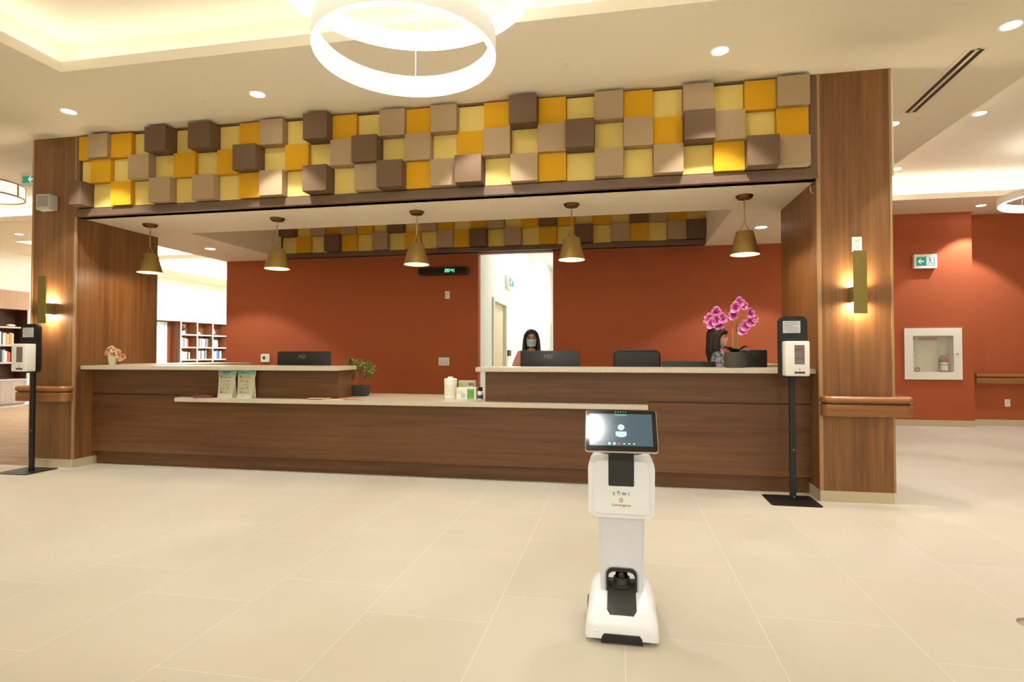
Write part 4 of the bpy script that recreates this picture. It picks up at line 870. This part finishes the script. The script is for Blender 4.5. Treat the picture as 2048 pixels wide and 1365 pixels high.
# ------------------------------------------------------------------ people
def evald(o):
    dg=bpy.context.evaluated_depsgraph_get(); dg.update()
    me=bpy.data.meshes.new_from_object(o.evaluated_get(dg)); return me
def skin_bm(V,Ed,root=0,sub=1):
    me=bpy.data.meshes.new('k'); me.from_pydata([v[0] for v in V],Ed,[]); o=bpy.data.objects.new('k',me); C.objects.link(o)
    m=o.modifiers.new('s','SKIN'); m.use_smooth_shade=True
    for i,v in enumerate(V):
        r=v[1]; me.skin_vertices[0].data[i].radius=(r,r) if not isinstance(r,tuple) else r
    me.skin_vertices[0].data[root].use_root=True
    if sub: o.modifiers.new('u','SUBSURF').levels=sub
    e=evald(o); b=bmesh.new(); b.from_mesh(e); bpy.data.meshes.remove(e); bpy.data.objects.remove(o); bpy.data.meshes.remove(me); return b
def remesh(mb,name,m,parent,vox=.01):
    o=mb.build('k',m); md=o.modifiers.new('r','REMESH'); md.mode='VOXEL'; md.voxel_size=vox; md.use_smooth_shade=True
    sm=o.modifiers.new('sm','SMOOTH'); sm.iterations=4; sm.factor=.5
    e=evald(o); old=o.data; bpy.data.objects.remove(o); bpy.data.meshes.remove(old)
    e.name=name; n=bpy.data.objects.new(name,e); C.objects.link(n); n.parent=parent; return n
def person(label,loc,rz,H,skin_c,top_m,pant_m,hair_m,arms,mask=False,long_hair=True,lan=None):
    t=thing('person',label,'person',loc,rz); k=H/1.54
    S=lambda x,y,z:(x*k,y*k,z*k)
    V=[(S(0,.01,.80),(.15*k,.105*k)),(S(0,0,.95),(.125*k,.09*k)),(S(0,-.005,1.10),(.14*k,.095*k)),(S(0,.005,1.215),(.11*k,.075*k)),(S(0,.005,1.27),.050*k),(S(0,-.005,1.32),.047*k)]
    Ed=[(0,1),(1,2),(2,3),(3,4),(4,5)]
    def limb(a,pts):
        for p,r in pts: V.append((S(*p),r*k)); Ed.append((a,len(V)-1)); a=len(V)-1
        return a
    for i,sx in enumerate((-1,1)):
        limb(0,[((sx*.085,.01,.70),.085),((sx*.085,-.01,.44),.055),((sx*.085,.02,.22),.05),((sx*.085,.03,.075),.035),((sx*.085,-.05,.035),.033),((sx*.088,-.12,.028),.028)])
        el,wr,hd=arms[i]
        a=limb(3,[((sx*.145,.01,1.225),.052),((el[0],el[1],el[2]),.038),((wr[0],wr[1],wr[2]),.026),((hd[0],hd[1],hd[2]),.030)])
        d=(Vector(hd)-Vector(wr)).normalized(); sd=d.cross(Vector((0,0,1))).normalized()
        for q,L_ in((-1.5,.062),(-.5,.075),(.5,.072),(1.5,.058)):
            p0=Vector(hd)+sd*(q*.016)+d*.03; p1=p0+d*(L_*.55)+Vector((0,0,-.006)); p2=p0+d*L_+Vector((0,0,-.02))
            limb(a,[(tuple(p0),.0095),(tuple(p1),.0085),(tuple(p2),.007)])
        p0=Vector(hd)-sd*(sx*.035)-d*.005; limb(a,[(tuple(p0),.010),(tuple(p0-sd*(sx*.018)+d*.03),.009)])
    mb=MB().add(skin_bm(V,Ed))
    hz=1.425
    mb.sph(S(0,.012,hz+.02),.083*k,(.90,1.08,1.12),24).sph(S(0,-.030,hz-.035),.062*k,(.92,.95,1.15),20).sph(S(0,-.055,hz-.085),.026*k,(1.1,1,.9),14)
    mb.sph(S(0,-.098,hz-.025),.013*k,(.9,1.1,.9),12).tube([S(0,-.085,hz+.015),S(0,-.100,hz-.02)],.009*k,8).sph(S(0,-.086,hz-.062),.014*k,(1.4,.6,.5),12)
    for sx in(-1,1): mb.sph(S(sx*.078,.01,hz-.01),.022*k,(.35,.8,1.3),10)
    body=remesh(mb,'body',skin_c,t,.0085)
    for sx in(-1,1):
        MB().sph(S(sx*.030,-.082,hz+.008),.011*k,(1.3,.7,.65),12).build('eye',INK,body,True)
        MB().tube([S(sx*.014,-.089,hz+.030),S(sx*.032,-.087,hz+.035),S(sx*.05,-.074,hz+.028)],.0035*k,6).build('eyebrow',hair_m,body,True)
    # clothes
    g=.012*k
    VT=[(V[0][0],(.165*k,.118*k)),(V[1][0],(.142*k,.105*k)),(V[2][0],(.153*k,.107*k)),(V[3][0],(.122*k,.086*k))]; ET=[(0,1),(1,2),(2,3)]
    for i,sx in enumerate((-1,1)):
        el,wr,hd=arms[i]; m_=(Vector(el)*.35+Vector(wr)*.65)
        a=3
        for p,r in(((sx*.145,.01,1.228),.066),(el,.054),(tuple(m_),.045)): VT.append((S(*p),r*k)); ET.append((a,len(VT)-1)); a=len(VT)-1
    remesh(MB().add(skin_bm(VT,ET)),'blouse',top_m,t,.0085)
    VP=[(S(0,.01,.84),(.162*k,.115*k))]; EP=[]
    for sx in(-1,1):
        a=0
        for p,r in(((sx*.085,.01,.70),.098),((sx*.085,-.01,.44),.072),((sx*.085,.025,.10),.06)): VP.append((S(*p),r*k)); EP.append((a,len(VP)-1)); a=len(VP)-1
    remesh(MB().add(skin_bm(VP,EP)),'trousers',pant_m,t,.01)
    for sx in(-1,1): MB().sph(S(sx*.087,-.045,.034),.05*k,(.85,2.1,.66),14).build('shoe',BLK,t,True)
    # hair
    h=MB(); h.sph(S(0,.028,hz+.045),.092*k,(1.0,1.06,1.0),22)
    for sx in(-1,1):
        h.tube([S(sx*.03,-.05,hz+.105),S(sx*.072,-.035,hz+.06),S(sx*.088,.0,hz),S(sx*.092,.01,hz-.09),S(sx*.10,.0,hz-.19),S(sx*.10,-.02,hz-(.26 if long_hair else .22))],[.022*k,.026*k,.026*k,.03*k,.03*k,.014*k],8)
        h.tube([S(sx*.05,.05,hz+.05),S(sx*.07,.06,hz-.05),S(sx*.075,.07,hz-.16),S(sx*.07,.07,hz-.27)],[.05*k,.045*k,.04*k,.02*k],8)
    h.tube([S(0,.07,hz+.04),S(0,.085,hz-.06),S(0,.095,hz-.17),S(0,.09,hz-.28)],[.06*k,.05*k,.045*k,.02*k],8)
    if not mask: h.tube([S(-.06,-.06,hz+.065),S(0,-.082,hz+.06),S(.06,-.06,hz+.065)],.024*k,8)
    remesh(h,'hair',hair_m,t,.0085)
    if mask:
        b=bmesh.new(); rows=[]
        for z in(-.004,-.03,-.055,-.08,-.100):
            rows.append([b.verts.new(S(.066*math.sin(R(a))*(1-.9*max(0,(-z-.055)*4)),.0-.0-(.121+ (.004 if z<-.02 else -.004))*math.cos(R(a)*.9)+ .004,hz+z)) for a in(-75,-50,-25,0,25,50,75)])
        for A,B in zip(rows,rows[1:]):
            for q in range(6): b.faces.new((A[q],A[q+1],B[q+1],B[q]))
        bmesh.ops.recalc_face_normals(b,faces=b.faces); bmesh.ops.solidify(b,geom=list(b.faces),thickness=.004)
        mk=MB().add(b).build('face_mask',mat('pale_blue_mask',(176,198,206),.8),t,True,60)
        MB().tube([S(-.045,-.100,hz-.045),S(0,-.124,hz-.047),S(.045,-.100,hz-.045)],.0022,6).build('pleat',mat('mask_fold_grey',(120,142,152),.8),mk)
        for sx in(-1,1): MB().tube([S(sx*.066,-.03,hz-.01),S(sx*.08,.01,hz+.0)],.002,6).build('ear_loop',PLW,mk)
    if lan:
        MB().tube([S(-.05,.02,1.30),S(-.045,-.055,1.27),S(-.02,-.10,1.20),S(0,-.118,1.10),S(.02,-.10,1.20),S(.045,-.055,1.27),S(.05,.02,1.30)],.008*k,8,flat=.5).build('lanyard',lan,t,True)
    return t
HAIRB=mat('black_hair',(26,23,22),.5,var=.25,vscale=60); HAIRR=mat('dark_reddish_hair',(42,23,22),.52,var=.25,vscale=60)
PANT=mat('dark_trousers',(40,40,46),.8)
person('woman in a pale blue face mask and pink top behind the right counter','person' and (-1.142,7.45,0),R(8),1.535,mat('skin_tan',(186,130,104),.55),mat('pink_blouse',(222,166,160),.8),PANT,HAIRB,[((-.235,.0,1.00),(-.20,-.17,.95),(-.16,-.23,.945)),((.215,.0,1.00),(.18,-.17,.95),(.14,-.23,.945))],mask=True,lan=mat('red_lanyard',(190,58,48),.6))
DEN=mat('blue_patterned_blouse',(126,142,156),.8,var=.01,vscale=26)
_n=DEN.node_tree; _nz=[k for k in _n.nodes if k.type=='TEX_NOISE'][0]; _cr=_n.nodes.new('ShaderNodeValToRGB'); _e=_cr.color_ramp.elements; _e[0].position=.42; _e[1].position=.58; _e[0].color=(*lin((84,104,124)),1); _e[1].color=(*lin((178,190,198)),1)
_n.links.new(_nz.outputs['Fac'],_cr.inputs[0]); _n.links.new(_cr.outputs[0],_n.nodes['Principled BSDF'].inputs['Base Color'])
person('woman with long dark hair and blue blouse in profile behind the orchid',(1.075,6.62,0),R(80),1.52,mat('skin_fair',(232,186,160),.55),DEN,PANT,HAIRR,[((-.20,-.02,1.00),(-.14,-.20,.97),(-.10,-.26,.965)),((.20,-.02,1.00),(.14,-.20,.97),(.10,-.26,.965))],mask=False)
